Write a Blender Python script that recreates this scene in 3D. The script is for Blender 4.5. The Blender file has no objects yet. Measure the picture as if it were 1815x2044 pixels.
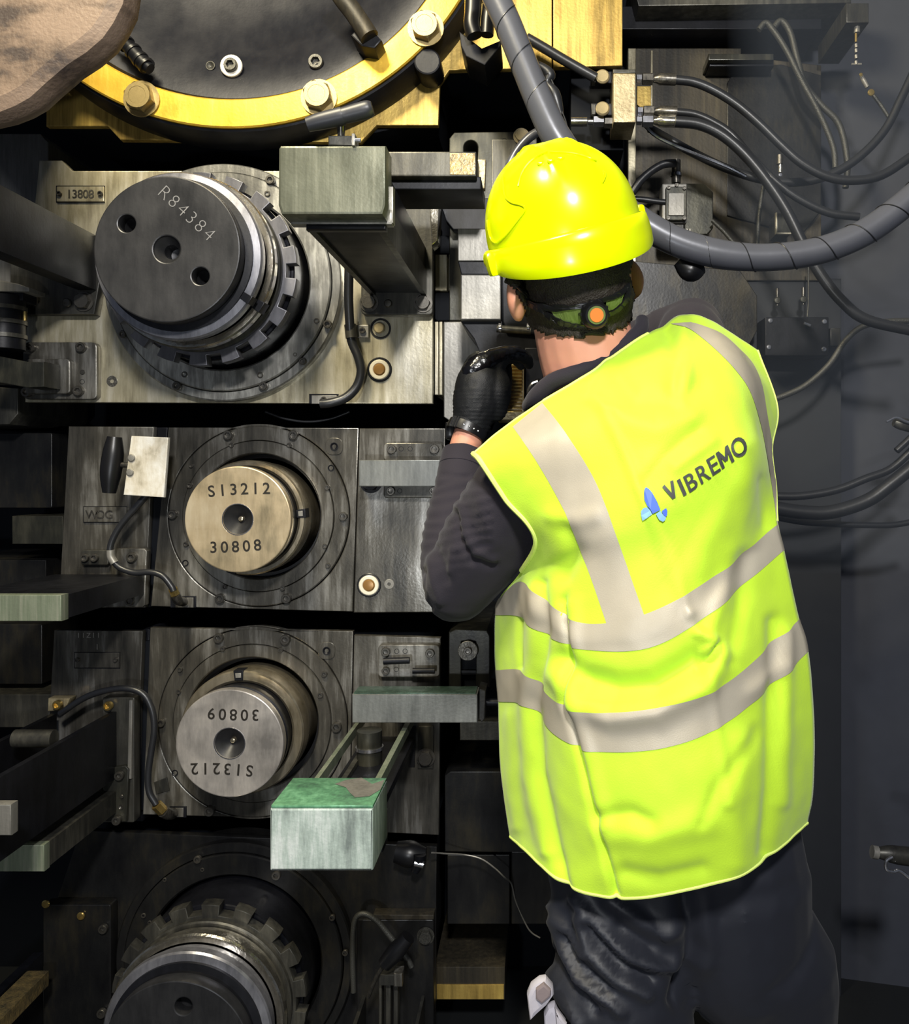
import bpy, bmesh, math, random
from math import pi, sin, cos, radians, sqrt, exp, atan2
from mathutils import Vector, Matrix, noise
from mathutils.bvhtree import BVHTree
import numpy as np

random.seed(7)
C = bpy.context.scene.collection
SC = bpy.context.scene

# ---------------------------------------------------------------- camera, light, exposure
# The mill face is square to the view axis (+Y). World units are metres, z = 0 is the floor.
F, PX0, PY0, CAMZ = 1700.0, 1080.0, 940.0, 1.35
cam_d = bpy.data.cameras.new('camera')
cam = bpy.data.objects.new('camera', cam_d); C.objects.link(cam)
cam.location = (0, 0, CAMZ); cam.rotation_euler = (pi / 2, 0, 0)
cam_d.sensor_fit = 'VERTICAL'; cam_d.sensor_height = 36.0; cam_d.sensor_width = 36.0
cam_d.lens = 36.0 * F / 2044.0
cam_d.shift_x = (1815 / 2 - PX0) / 2044.0
cam_d.shift_y = (PY0 - 2044 / 2) / 2044.0
cam_d.clip_start = 0.02; cam_d.clip_end = 50
SC.camera = cam

w = bpy.data.worlds.new('dim hall'); SC.world = w; w.use_nodes = True
bg = w.node_tree.nodes['Background']
bg.inputs['Color'].default_value = (0.42, 0.50, 0.68, 1); bg.inputs['Strength'].default_value = 0.11

def area(name, loc, target, size, power, col):
    l = bpy.data.lights.new(name, 'AREA'); l.shape = 'DISK'; l.size = size; l.energy = power; l.color = col
    o = bpy.data.objects.new(name, l); C.objects.link(o); o.location = loc
    o.rotation_euler = (Vector(target) - Vector(loc)).to_track_quat('-Z', 'Y').to_euler()
    return o
area('hall_lamp_behind', (0.12, -0.75, 2.5), (0.0, 1.3, 1.1), 0.22, 64, (1.0, 0.98, 0.95))
area('mill_lamp_above', (-0.75, 0.55, 3.1), (-0.5, 1.9, 1.6), 0.5, 60, (1.0, 0.89, 0.64))
area('added_fill_low', (-0.35, -0.35, 0.95), (-0.4, 1.9, 0.85), 0.08, 8, (0.92, 0.96, 1.0))  # unseen fill light, added to brighten the near green bar

SC.view_settings.view_transform = 'Standard'
SC.view_settings.look = 'None'
SC.view_settings.gamma = 1.0
SC.view_settings.use_curve_mapping = False
SC.view_settings.exposure = 0.0

# ---------------------------------------------------------------- helpers
def P(px, py, d):
    return Vector(((px - PX0) * d / F, d, CAMZ - (py - PY0) * d / F))
def proj(v):
    return (PX0 + F * v[0] / v[1], PY0 - F * (v[2] - CAMZ) / v[1])
def srgb(r, g, b):
    f = lambda c: ((c / 255 + .055) / 1.055) ** 2.4 if c > 10 else c / 255 / 12.92
    return (f(r), f(g), f(b), 1)

def world(o):
    m = Matrix.LocRotScale(o.location, o.rotation_euler, o.scale)
    if o.parent: m = world(o.parent) @ o.matrix_parent_inverse @ m
    return m
def setp(o, par):
    if par is not None:
        o.parent = par; o.matrix_parent_inverse = world(par).inverted()
def tag(o, label, cat, group=None):
    o['label'] = label; o['category'] = cat
    if group: o['group'] = group
    return o
def thing(name, label, cat, loc, group=None):
    o = bpy.data.objects.new(name, None); C.objects.link(o); o.location = loc
    o.empty_display_size = 0.05
    return tag(o, label, cat, group)
def link(name, me, mat, parent=None, angle=35):
    o = bpy.data.objects.new(name, me); C.objects.link(o)
    if mat is not None and not me.materials: me.materials.append(mat)
    if angle is not None and len(me.polygons):
        me.polygons.foreach_set('use_smooth', [True] * len(me.polygons))
        me.set_sharp_from_angle(angle=radians(angle))
    setp(o, parent)
    return o
def mesh(vs, fs, name='m', recalc=True):
    me = bpy.data.meshes.new(name); me.from_pydata([tuple(v) for v in vs], [], fs)
    if recalc:
        bm = bmesh.new(); bm.from_mesh(me); bmesh.ops.recalc_face_normals(bm, faces=bm.faces); bm.to_mesh(me); bm.free()
    me.update()
    return me
def rrect(x0, y0, x1, y1, r=0, n=4):
    if r <= 0: return [(x0, y0), (x1, y0), (x1, y1), (x0, y1)]
    out = []
    for cx, cy, a0 in ((x1 - r, y0 + r, -90), (x1 - r, y1 - r, 0), (x0 + r, y1 - r, 90), (x0 + r, y0 + r, 180)):
        for k in range(n + 1):
            a = radians(a0 + 90 * k / n); out.append((cx + r * cos(a), cy + r * sin(a)))
    return out
def circ(cx, cy, r, n=48):
    return [(cx + r * cos(2 * pi * k / n), cy + r * sin(2 * pi * k / n)) for k in range(n)]

def plate_xz(name, outline, y0, th, mat, parent=None, holes=(), bev=.002, angle=35):
    """flat plate in the XZ plane, front face at y0, thickness th away from the viewer, with real holes and softened edges"""
    cu = bpy.data.curves.new(name, 'CURVE'); cu.dimensions = '2D'; cu.fill_mode = 'BOTH'
    bev = min(bev, th * .45)
    cu.extrude = th / 2 - bev; cu.bevel_depth = bev; cu.bevel_resolution = 1; cu.offset = -bev
    for pts in [outline] + list(holes):
        s = cu.splines.new('POLY'); s.points.add(len(pts) - 1); s.use_cyclic_u = True
        for q, (x, z) in zip(s.points, pts): q.co = (x, z, 0, 1)
    t = bpy.data.objects.new('tmp', cu)
    me = bpy.data.meshes.new_from_object(t)
    bpy.data.objects.remove(t); bpy.data.curves.remove(cu)
    me.transform(Matrix.Translation((0, y0 + th / 2, 0)) @ Matrix.Rotation(pi / 2, 4, 'X'))
    me.name = name; me.materials.clear()
    return link(name, me, mat, parent, angle)
def plate(name, outline, d, th, mat, parent=None, holes=(), bev=.002, angle=35):
    f = lambda pts: [(P(x, y, d).x, P(x, y, d).z) for x, y in pts]
    return plate_xz(name, f(outline), d, th, mat, parent, [f(h) for h in holes], bev, angle)
def lathe(name, cx, cz, prof, mat, parent=None, seg=96, angle=30):
    vs, fs, rings = [], [], []
    for r, y in prof:
        if r <= 1e-6:
            rings.append([len(vs)]); vs.append((cx, y, cz))
        else:
            rings.append(list(range(len(vs), len(vs) + seg)))
            vs += [(cx + r * cos(2 * pi * k / seg), y, cz + r * sin(2 * pi * k / seg)) for k in range(seg)]
    for a, b in zip(rings, rings[1:]):
        for k in range(seg):
            k2 = (k + 1) % seg
            if len(a) == 1 and len(b) == 1: continue
            if len(a) == 1: fs.append((a[0], b[k], b[k2]))
            elif len(b) == 1: fs.append((a[k], b[0], a[k2]))
            else: fs.append((a[k], b[k], b[k2], a[k2]))
    return link(name, mesh(vs, fs, name), mat, parent, angle)
def catmull(pts, sub=8):
    pts = [np.array(p, float) for p in pts]
    if len(pts) < 3: return pts
    ext = [2 * pts[0] - pts[1]] + pts + [2 * pts[-1] - pts[-2]]
    out = []
    for i in range(1, len(ext) - 2):
        p0, p1, p2, p3 = ext[i - 1:i + 3]
        for k in range(sub):
            t = k / sub
            out.append(.5 * (2 * p1 + (p2 - p0) * t + (2 * p0 - 5 * p1 + 4 * p2 - p3) * t * t + (3 * p1 - p0 - 3 * p2 + p3) * t ** 3))
    out.append(pts[-1])
    return out
def sweep(pts, rad, seg=12, sub=6, cap=True, vs=None, fs=None, smooth=True):
    """pts: Vectors; rad: number or list (same length)"""
    rad = [rad] * len(pts) if not hasattr(rad, '__len__') else rad
    q = [tuple(p) + (r,) for p, r in zip(pts, rad)]
    q = catmull(q, sub) if smooth else [np.array(a, float) for a in q]
    pos = [Vector(a[:3]) for a in q]; rr = [a[3] for a in q]
    vs = [] if vs is None else vs; fs = [] if fs is None else fs
    n0 = len(vs); up = None
    for i, p in enumerate(pos):
        t = (pos[min(i + 1, len(pos) - 1)] - pos[max(i - 1, 0)]).normalized()
        if up is None:
            up = Vector((0, 0, 1)) if abs(t.z) < .8 else Vector((1, 0, 0))
        up = (up - t * up.dot(t)).normalized(); s = t.cross(up)
        for k in range(seg):
            a = 2 * pi * k / seg; vs.append(p + (up * cos(a) + s * sin(a)) * rr[i])
    for i in range(len(pos) - 1):
        for k in range(seg):
            a = n0 + i * seg; k2 = (k + 1) % seg
            fs.append((a + k, a + k2, a + seg + k2, a + seg + k))
    if cap:
        fs.append(tuple(range(n0 + seg - 1, n0 - 1, -1))); e = n0 + (len(pos) - 1) * seg
        fs.append(tuple(range(e, e + seg)))
    return vs, fs
def tube(name, pts, r, mat, parent=None, seg=12, sub=6, smooth=True, angle=40):
    vs, fs = sweep(pts, r, seg, sub, smooth=smooth)
    return link(name, mesh(vs, fs, name), mat, parent, angle)
def hosepts(lst, d):
    return [P(a[0], a[1], a[2] if len(a) > 2 else d) for a in lst]
def obox(name, a, b, mat, parent=None, bev=.002):
    """axis aligned bevelled box between two corners"""
    x0, x1 = sorted((a[0], b[0])); z0, z1 = sorted((a[2], b[2])); y0, y1 = sorted((a[1], b[1]))
    return plate_xz(name, [(x0, z0), (x1, z0), (x1, z1), (x0, z1)], y0, y1 - y0, mat, parent, bev=bev)

_bolts = {}
def bolt_mesh(kind, mat):
    if (kind, mat.name) in _bolts: return _bolts[kind, mat.name]
    seg = 24
    hx = lambda k: cos(pi / 6) / cos(((2 * pi * k / seg) % (pi / 3)) - pi / 6)
    prof = {'socket': [(1, 0, 0), (1, -.8, 0), (.9, -.95, 0), (.62, -.95, 1), (.58, -.35, 1), (0, -.3, 0)],
            'hex': [(1.25, .0, 0), (1.25, -.08, 0), (1, -.08, 1), (1, -.62, 1), (.86, -.72, 0), (.6, -.72, 0), (.58, -.70, 0), (0, -.70, 0)],
            'pin': [(1, 0, 0), (1, -.25, 0), (.8, -.45, 0), (.35, -.5, 0), (0, -.5, 0)],
            'hole': [(1, .02, 0), (1, -.06, 0), (.86, -.06, 0), (.8, .0, 0), (.3, .35, 0), (0, .4, 0)],
            'ring': [(1, 0, 0), (1, -.2, 0), (.92, -.26, 0), (.66, -.26, 0), (.6, -.2, 0), (.6, .0, 0)],
            'flush': [(1, 0, 0), (1, -.05, 0), (.94, -.09, 0), (.36, -.09, 0), (.3, .3, 0), (0, .3, 0)]}[kind]
    vs, fs = [], []
    for r, y, h in prof:
        for k in range(seg):
            q = r * (hx(k) if h else 1); vs.append((q * cos(2 * pi * k / seg), y, q * sin(2 * pi * k / seg)))
    for i in range(len(prof) - 1):
        for k in range(seg):
            k2 = (k + 1) % seg; fs.append((i * seg + k, i * seg + k2, (i + 1) * seg + k2, (i + 1) * seg + k))
    me = mesh(vs, fs, kind, recalc=False)
    bm = bmesh.new(); bm.from_mesh(me); bmesh.ops.remove_doubles(bm, verts=bm.verts, dist=1e-5)
    bmesh.ops.recalc_face_normals(bm, faces=bm.faces); bm.to_mesh(me); bm.free()
    me.materials.append(mat)
    me.polygons.foreach_set('use_smooth', [True] * len(me.polygons)); me.set_sharp_from_angle(angle=radians(30))
    _bolts[kind, mat.name] = me
    return me
BNAME = {'socket': 'socket_bolt', 'hex': 'hex_bolt', 'pin': 'dowel_pin', 'hole': 'bolt_hole', 'ring': 'collar_ring', 'flush': 'plug_screw'}
def bolt(parent, px, py, d, rpx, kind='socket', mat=None, rot=0., name=None):
    mat = mat or M['bolt']
    o = bpy.data.objects.new(name or BNAME[kind], bolt_mesh(kind, mat)); C.objects.link(o)
    r = rpx * d / F
    o.location = P(px, py, d); o.scale = (r, r, r); o.rotation_euler = (0, rot, 0)
    setp(o, parent)
    return o
def char(ch, bold=.012):
    """flat unit-box mesh of one character: 0..1 wide, 0..1 high; returns verts, faces, width/height ratio"""
    cu = bpy.data.curves.new('t', 'FONT'); cu.body = ch; cu.resolution_u = 4; cu.fill_mode = 'FRONT'; cu.offset = bold
    t = bpy.data.objects.new('tmp', cu); me = bpy.data.meshes.new_from_object(t)
    vs = [tuple(v.co) for v in me.vertices]; fs = [tuple(p.vertices) for p in me.polygons]
    bpy.data.objects.remove(t); bpy.data.meshes.remove(me); bpy.data.curves.remove(cu)
    x0 = min(v[0] for v in vs); x1 = max(v[0] for v in vs); y0 = min(v[1] for v in vs); y1 = max(v[1] for v in vs)
    return [((v[0] - x0) / (x1 - x0), (v[1] - y0) / (y1 - y0)) for v in vs], fs, (x1 - x0) / (y1 - y0)
def stamp(s, c, h, step, y, rot, mat, parent, name='stamped_digit', arc=0., lift=.0006, asp=1.0, bold=.012):
    """characters stamped on a face at depth y: c centre px, h height px, step advance px, rot degrees clockwise on the picture"""
    n = len(s)
    for i, ch in enumerate(s):
        if ch == ' ': continue
        vs, fs, ratio = char(ch, bold)
        k = i - (n - 1) / 2
        a = radians(rot + arc * k)
        ox = c[0] + step * k * cos(radians(rot)) - (arc and (k * k * step * radians(arc) * .5)) * sin(radians(rot)) * -1
        oy = c[1] + step * k * sin(radians(rot)) + (arc and (k * k * step * radians(arc) * .5)) * cos(radians(rot))
        out = []
        for x, z in vs:
            lx = (x - .5) * ratio * h * asp; ly = -(z - .5) * h
            out.append(P(ox + lx * cos(a) - ly * sin(a), oy + lx * sin(a) + ly * cos(a), y - lift))
        link(name, mesh(out, fs, name, recalc=False), mat, parent, None)

# ---------------------------------------------------------------- materials
M = {}
def metal(name, c1, c2, rough=.4, met=.5, scale=(9, 9, 3), c3=None, bump=.15, lo=.35, hi=.65, rv=.18, spec=.5, streak=.5):
    m = bpy.data.materials.new(name); m.use_nodes = True; nt = m.node_tree; N = nt.nodes; L = nt.links
    b = N['Principled BSDF']
    tc = N.new('ShaderNodeTexCoord'); mp = N.new('ShaderNodeMapping'); mp.inputs['Scale'].default_value = scale
    L.new(tc.outputs['Object'], mp.inputs['Vector'])
    n1 = N.new('ShaderNodeTexNoise'); n1.inputs['Scale'].default_value = 1.0; n1.inputs['Detail'].default_value = 10; n1.inputs['Distortion'].default_value = .3
    L.new(mp.outputs[0], n1.inputs['Vector'])
    r = N.new('ShaderNodeValToRGB'); r.color_ramp.elements[0].position = lo; r.color_ramp.elements[1].position = hi
    r.color_ramp.elements[0].color = c1; r.color_ramp.elements[1].color = c2
    if c3:
        e = r.color_ramp.elements.new((lo + hi) / 2); e.color = c3
    mp2 = N.new('ShaderNodeMapping'); mp2.inputs['Scale'].default_value = (scale[0] * 7, scale[1] * 7, scale[2] * 1.6)
    L.new(tc.outputs['Object'], mp2.inputs['Vector'])
    ns = N.new('ShaderNodeTexNoise'); ns.inputs['Scale'].default_value = 1.0; ns.inputs['Detail'].default_value = 8; ns.inputs['Roughness'].default_value = .65
    L.new(mp2.outputs[0], ns.inputs['Vector'])
    mxf = N.new('ShaderNodeMix'); mxf.inputs['Factor'].default_value = streak
    L.new(n1.outputs['Fac'], mxf.inputs['A']); L.new(ns.outputs['Fac'], mxf.inputs['B'])
    L.new(mxf.outputs['Result'], r.inputs['Fac']); L.new(r.outputs['Color'], b.inputs['Base Color'])
    n2 = N.new('ShaderNodeTexNoise'); n2.inputs['Scale'].default_value = 14; n2.inputs['Detail'].default_value = 5
    L.new(tc.outputs['Object'], n2.inputs['Vector'])
    mr = N.new('ShaderNodeMapRange'); mr.inputs['To Min'].default_value = max(.05, rough - rv); mr.inputs['To Max'].default_value = rough + rv
    L.new(n2.outputs['Fac'], mr.inputs['Value']); L.new(mr.outputs[0], b.inputs['Roughness'])
    b.inputs['Metallic'].default_value = met
    b.inputs['Specular IOR Level'].default_value = spec
    if bump:
        n3 = N.new('ShaderNodeTexNoise'); n3.inputs['Scale'].default_value = 160; n3.inputs['Detail'].default_value = 3
        L.new(tc.outputs['Object'], n3.inputs['Vector'])
        bp = N.new('ShaderNodeBump'); bp.inputs['Strength'].default_value = bump; bp.inputs['Distance'].default_value = .002
        L.new(n3.outputs['Fac'], bp.inputs['Height']); L.new(bp.outputs[0], b.inputs['Normal'])
    M[name] = m
    return m
def plain(name, c, rough=.5, met=0., spec=.5, bump=0, bscale=300, sheen=0, emit=None, sss=0):
    m = bpy.data.materials.new(name); m.use_nodes = True; N = m.node_tree.nodes; L = m.node_tree.links
    b = N['Principled BSDF']
    tc = N.new('ShaderNodeTexCoord'); n = N.new('ShaderNodeTexNoise'); n.inputs['Scale'].default_value = 25; n.inputs['Detail'].default_value = 4
    L.new(tc.outputs['Object'], n.inputs['Vector'])
    mx = N.new('ShaderNodeMix'); mx.data_type = 'RGBA'
    mx.inputs['A'].default_value = tuple(x * .88 for x in c[:3]) + (1,); mx.inputs['B'].default_value = tuple(min(1, x * 1.08) for x in c[:3]) + (1,)
    L.new(n.outputs['Fac'], mx.inputs['Factor']); L.new(mx.outputs['Result'], b.inputs['Base Color'])
    b.inputs['Roughness'].default_value = rough; b.inputs['Metallic'].default_value = met
    b.inputs['Specular IOR Level'].default_value = spec
    if sheen: b.inputs['Sheen Weight'].default_value = sheen
    if sss:
        b.inputs['Subsurface Weight'].default_value = sss; b.inputs['Subsurface Radius'].default_value = (.01, .004, .002); b.inputs['Subsurface Scale'].default_value = .5
    if bump:
        n3 = N.new('ShaderNodeTexNoise'); n3.inputs['Scale'].default_value = bscale; n3.inputs['Detail'].default_value = 3
        L.new(tc.outputs['Object'], n3.inputs['Vector'])
        bp = N.new('ShaderNodeBump'); bp.inputs['Strength'].default_value = bump; bp.inputs['Distance'].default_value = .002
        L.new(n3.outputs['Fac'], bp.inputs['Height']); L.new(bp.outputs[0], b.inputs['Normal'])
    M[name] = m
    return m
metal('gold_ring', srgb(205, 160, 50), srgb(240, 205, 95), .38, .55, (7, 7, 5), srgb(222, 180, 62), .1)  # yellow-tinted steel for the top ring
metal('gold_plate', srgb(120, 100, 50), srgb(225, 195, 105), .42, .5, (12, 12, 3.5), srgb(190, 160, 85), .2)  # yellow-tinted steel, mottled from dark to pale
metal('bright_steel', srgb(112, 104, 84), srgb(222, 216, 198), .36, .5, (8, 8, 4), srgb(180, 172, 146), .12)  # bright, mid and bottom steel: weaker light lower down put into darker colours
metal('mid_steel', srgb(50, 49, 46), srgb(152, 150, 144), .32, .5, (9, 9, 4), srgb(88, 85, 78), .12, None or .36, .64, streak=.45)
metal('dark_steel', srgb(42, 42, 42), srgb(98, 96, 88), .42, .5, (9, 9, 5), srgb(66, 65, 60), .12)
metal('oily_plate', srgb(34, 34, 34), srgb(88, 86, 74), .35, .5, (6, 6, 5), srgb(56, 56, 50), .1)
metal('bottom_steel', srgb(26, 26, 28), srgb(60, 56, 46), .36, .5, (5, 5, 6), srgb(38, 38, 38), .1)  # chock steel with the dimmer light low on the mill in its colour
metal('black_steel', srgb(13, 14, 17), srgb(32, 33, 39), .42, .25, (6, 6, 6), None, .08, spec=.3)
metal('disc_dark', srgb(38, 39, 42), srgb(66, 66, 68), .42, .55, (7, 7, 7), None, .06)
metal('disc_gold', srgb(150, 138, 112), srgb(238, 222, 190), .33, .6, (10, 10, 9), srgb(212, 192, 156), .06, streak=.3)
metal('disc_grey', srgb(138, 134, 130), srgb(226, 218, 208), .33, .6, (12, 12, 11), srgb(186, 180, 174), .06, streak=.3)
metal('sleeve', srgb(150, 138, 112), srgb(225, 212, 185), .25, .85, (12, 12, 12), None, .04)
metal('sleeve_grey', srgb(105, 106, 112), srgb(170, 170, 178), .32, .75, (10, 10, 10), None, .04)
metal('shine', srgb(170, 165, 150), srgb(240, 235, 222), .14, .95, (14, 14, 14), None, .25)
metal('bolt', srgb(52, 51, 50), srgb(120, 116, 108), .32, .75, (60, 60, 60), None, 0)
metal('bolt_tan', srgb(120, 104, 66), srgb(176, 158, 112), .36, .6, (40, 40, 40), None, .1)
metal('chrome', srgb(190, 190, 195), srgb(235, 235, 240), .15, .95, (30, 30, 30), None, 0)
metal('brass', srgb(190, 150, 70), srgb(240, 215, 140), .22, .9, (30, 30, 30), None, 0)
metal('galv', srgb(116, 114, 108), srgb(158, 155, 148), .45, .5, (20, 20, 6), None, .15)
metal('green_bar', srgb(124, 134, 130), srgb(232, 236, 234), .38, .2, (14, 14, 8), srgb(178, 192, 184), .25)
metal('green_dark', srgb(44, 62, 54), srgb(84, 110, 98), .28, .3, (12, 12, 12), None, .1)
metal('latch', srgb(150, 142, 120), srgb(248, 246, 238), .25, .25, (24, 24, 20), srgb(222, 214, 196), .2, .3, .6, streak=.25)  # pale base colour stands in for reflections on the polished plate
metal('flange_grey', srgb(92, 92, 90), srgb(200, 199, 192), .34, .55, (10, 10, 6), srgb(128, 127, 122), .1)
metal('nut_grey', srgb(72, 72, 78), srgb(112, 112, 118), .42, .4, (10, 10, 10), None, .08)
metal('green_top', srgb(66, 98, 80), srgb(132, 190, 150), .3, .2, (12, 12, 12), srgb(94, 148, 112), .1)
metal('grey_bar', srgb(96, 98, 96), srgb(142, 144, 140), .42, .5, (12, 12, 6), None, .12)
metal('green_grey', srgb(104, 108, 94), srgb(152, 154, 138), .42, .4, (30, 30, 4), srgb(122, 132, 112), .15)
metal('box_steel', srgb(76, 78, 66), srgb(128, 129, 114), .36, .45, (20, 20, 3), srgb(100, 102, 88), .12)
metal('tan_metal', srgb(134, 120, 90), srgb(188, 174, 138), .42, .45, (26, 26, 20), None, .4)
metal('house', srgb(40, 38, 33), srgb(84, 77, 60), .5, .3, (14, 14, 2.2), srgb(60, 55, 45), .15)
metal('rust_brown', srgb(56, 46, 42), srgb(120, 102, 88), .62, .05, (7, 7, 26), srgb(98, 82, 70), .6, .38, .56, streak=.25)
plain('void_shade', srgb(9, 13, 20), .7, 0, .2)  # near-black; deep shade between and behind parts put into the colour
plain('hose', srgb(34, 35, 38), .36, 0, .6, .1, 90)
plain('hose_wrap', srgb(92, 94, 102), .3, .25, .7, .06, 60)
plain('hose_braid', srgb(70, 70, 66), .4, .4, .5, .5, 500)
plain('black_plastic', srgb(18, 18, 20), .35, 0, .5)
plain('handle_grey', srgb(44, 45, 50), .42, 0, .5)
plain('stamp', srgb(38, 34, 28), .55, .3)
plain('stamp_light', srgb(140, 140, 142), .4, .5)
plain('white_ring', srgb(236, 228, 205), .35, .2)
plain('amber', srgb(150, 112, 60), .3, .3)
plain('hivis', (0.535, 0.81, 0.035, 1), .62, 0, .3, .15, 500, .2)
plain('hivis_edge', (0.78, 0.95, 0.22, 1), .6, 0, .3, .1, 500)
plain('reflective', srgb(180, 172, 154), .45, .1, .5, .12, 700)
plain('hat', (0.80, 0.98, 0.0, 1), .22, 0, .5)
plain('skin', srgb(212, 150, 124), .5, 0, .4, .1, 120, 0, None, .15)
plain('hair', srgb(40, 35, 26), .6, .0, .4, 1.0, 420)
plain('sweater', srgb(46, 43, 50), .85, 0, .15, .25, 600, .08)
plain('trousers', srgb(32, 34, 42), .52, 0, .4, .05, 500, .04)
plain('glove', srgb(22, 23, 25), .55, 0, .4, .3, 700)
plain('glove_coat', srgb(16, 16, 20), .22, 0, .6, .5, 110)
plain('print_dark', srgb(62, 64, 62), .5)
plain('print_blue', srgb(78, 112, 226), .5)
plain('print_pale', srgb(138, 190, 232), .5)
plain('orange', srgb(226, 130, 56), .4)
plain('olive_foam', srgb(92, 110, 50), .6)
plain('rag', srgb(180, 176, 184), .8, 0, .3, .3, 60)
plain('wall_grey', srgb(58, 61, 70), .75, 0, .3, .2, 6)
plain('wall_dark', srgb(36, 39, 45), .6, 0, .4, .2, 8)
metal('cover_dark', srgb(24, 26, 34), srgb(46, 46, 50), .36, .4, (5, 5, 5), None, .06)
plain('floor_mat', srgb(30, 32, 34), .5, 0, .5, .3, 20)
# ---------------------------------------------------------------- the setting
def structure(o):
    o['kind'] = 'structure'; return o
structure(link('floor', mesh([(-3, -2.5, 0), (3, -2.5, 0), (3, 3.2, 0), (-3, 3.2, 0), (-3, -2.5, -.1), (3, -2.5, -.1), (3, 3.2, -.1), (-3, 3.2, -.1)],
     [(0, 1, 2, 3), (7, 6, 5, 4), (0, 4, 5, 1), (1, 5, 6, 2), (2, 6, 7, 3), (3, 7, 4, 0)], 'floor'), M['floor_mat'], None, None))
structure(obox('wall_back', (-3, 2.32, 0), (1.9, 2.5, 3.4), M['void_shade'], None, .001))
wr = structure(link('wall_right', mesh([(.62, 2.31, 0), (1.9, 2.0, 0), (1.9, 2.0, 3.4), (.62, 2.31, 3.4), (.62, 2.41, 0), (1.9, 2.1, 0), (1.9, 2.1, 3.4), (.62, 2.41, 3.4)],
     [(0, 1, 2, 3), (7, 6, 5, 4), (0, 4, 5, 1), (1, 5, 6, 2), (2, 6, 7, 3), (3, 7, 4, 0)], 'wr'), M['wall_grey'], None, None))

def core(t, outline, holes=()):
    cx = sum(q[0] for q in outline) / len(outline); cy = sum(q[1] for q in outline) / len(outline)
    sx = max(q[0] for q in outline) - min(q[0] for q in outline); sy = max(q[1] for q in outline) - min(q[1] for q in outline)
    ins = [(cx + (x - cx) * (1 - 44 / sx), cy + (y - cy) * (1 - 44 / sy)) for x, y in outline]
    plate('casting_body', ins, 1.918, .40, M['void_shade'], t, holes)  # unlit sides of the block, their shade painted as a near-black body

# ---------------------------------------------------------------- top backup roll chock
t = thing('roll_housing', 'brassy yellow housing block behind the large bolted ring along the top edge', 'machine housing', P(500, 284, 1.9))
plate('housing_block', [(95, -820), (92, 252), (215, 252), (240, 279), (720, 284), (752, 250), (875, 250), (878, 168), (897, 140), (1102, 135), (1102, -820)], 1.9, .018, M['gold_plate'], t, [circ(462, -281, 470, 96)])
core(t, [(95, -820), (92, 252), (240, 279), (720, 284), (875, 250), (878, 168), (897, 140), (1102, 135), (1102, -820)], [circ(462, -281, 470, 96)])
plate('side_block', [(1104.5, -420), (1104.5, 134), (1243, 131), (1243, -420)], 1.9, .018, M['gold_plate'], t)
rx, rz = P(462, -281, 1.82).x, P(462, -281, 1.82).z
k = 1.82 / F
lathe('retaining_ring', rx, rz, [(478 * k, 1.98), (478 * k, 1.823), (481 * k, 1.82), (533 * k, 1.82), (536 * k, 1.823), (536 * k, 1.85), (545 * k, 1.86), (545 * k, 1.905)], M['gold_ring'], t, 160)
lathe('ring_side_shade', rx, rz, [(537 * k, 1.828), (541 * k, 1.83), (552 * k, 1.862), (553 * k, 1.902)], M['black_steel'], t, 160)  # shaded outer side of the ring, drawn as a black band
plate('ring_notch', circ(853, 122, 27, 28), 1.826, .07, M['black_steel'], t, bev=.004)
for x, y in ((281, 195), (635, 192), (848, 54), (60, 60)):
    b = bolt(t, x + 2, y + 3, 1.818, 29, 'hex', M['bolt_tan'], .3)
lathe('bearing_cover', rx, rz, [(477.5 * k, 1.845), (470 * k, 1.838), (452 * k, 1.842), (400 * k, 1.86), (340 * k, 1.90), (250 * k, 1.93), (120 * k, 1.94), (0, 1.94)], M['cover_dark'], t, 160)
bolt(t, 463, 133, 1.852, 22, 'ring', M['latch'], name='bright_washer'); bolt(t, 463, 133, 1.850, 13.2, 'socket', M['dark_steel'])
bolt(t, 633, 128, 1.856, 15, 'socket', M['dark_steel']); bolt(t, 420, 131, 1.856, 9, 'hole', M['dark_steel'])
tube('hydraulic_coupling', hosepts([(236, 72), (256, 92), (270, 108), (286, 126), (300, 138)], 1.80), [.012, .015, .0165, .0165, .012], M['black_steel'], t, 16)
for x, y in ((252, 88), (266, 103), (280, 119), (292, 131)):
    tube('coupling_rib', [P(x - 2, y - 2.2, 1.80), P(x + 2, y + 2.2, 1.80)], .0185, M['black_plastic'], t, 18, smooth=False)
tube('coupling_nut', [P(232, 66, 1.80), P(242, 77, 1.80)], .015, M['brass'], t, 6, smooth=False, angle=20)
tube('coupling_stub', [P(212, 54, 1.80), P(232, 66, 1.80)], .007, M['chrome'], t, 10, smooth=False)
tube('mossy_hose', hosepts([(655, -60), (680, -10), (706, 25), (728, 58), (738, 74)], 1.76), .020, M['house'], t, 14)
plate('hose_bracket', [(700, 70), (712, 58), (735, 52), (762, 80), (748, 96), (722, 92)], 1.77, .07, M['black_steel'], t, bev=.003)

plain('rust_lip', srgb(78, 72, 70), .6, .1, .4, .5, 40)
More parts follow.
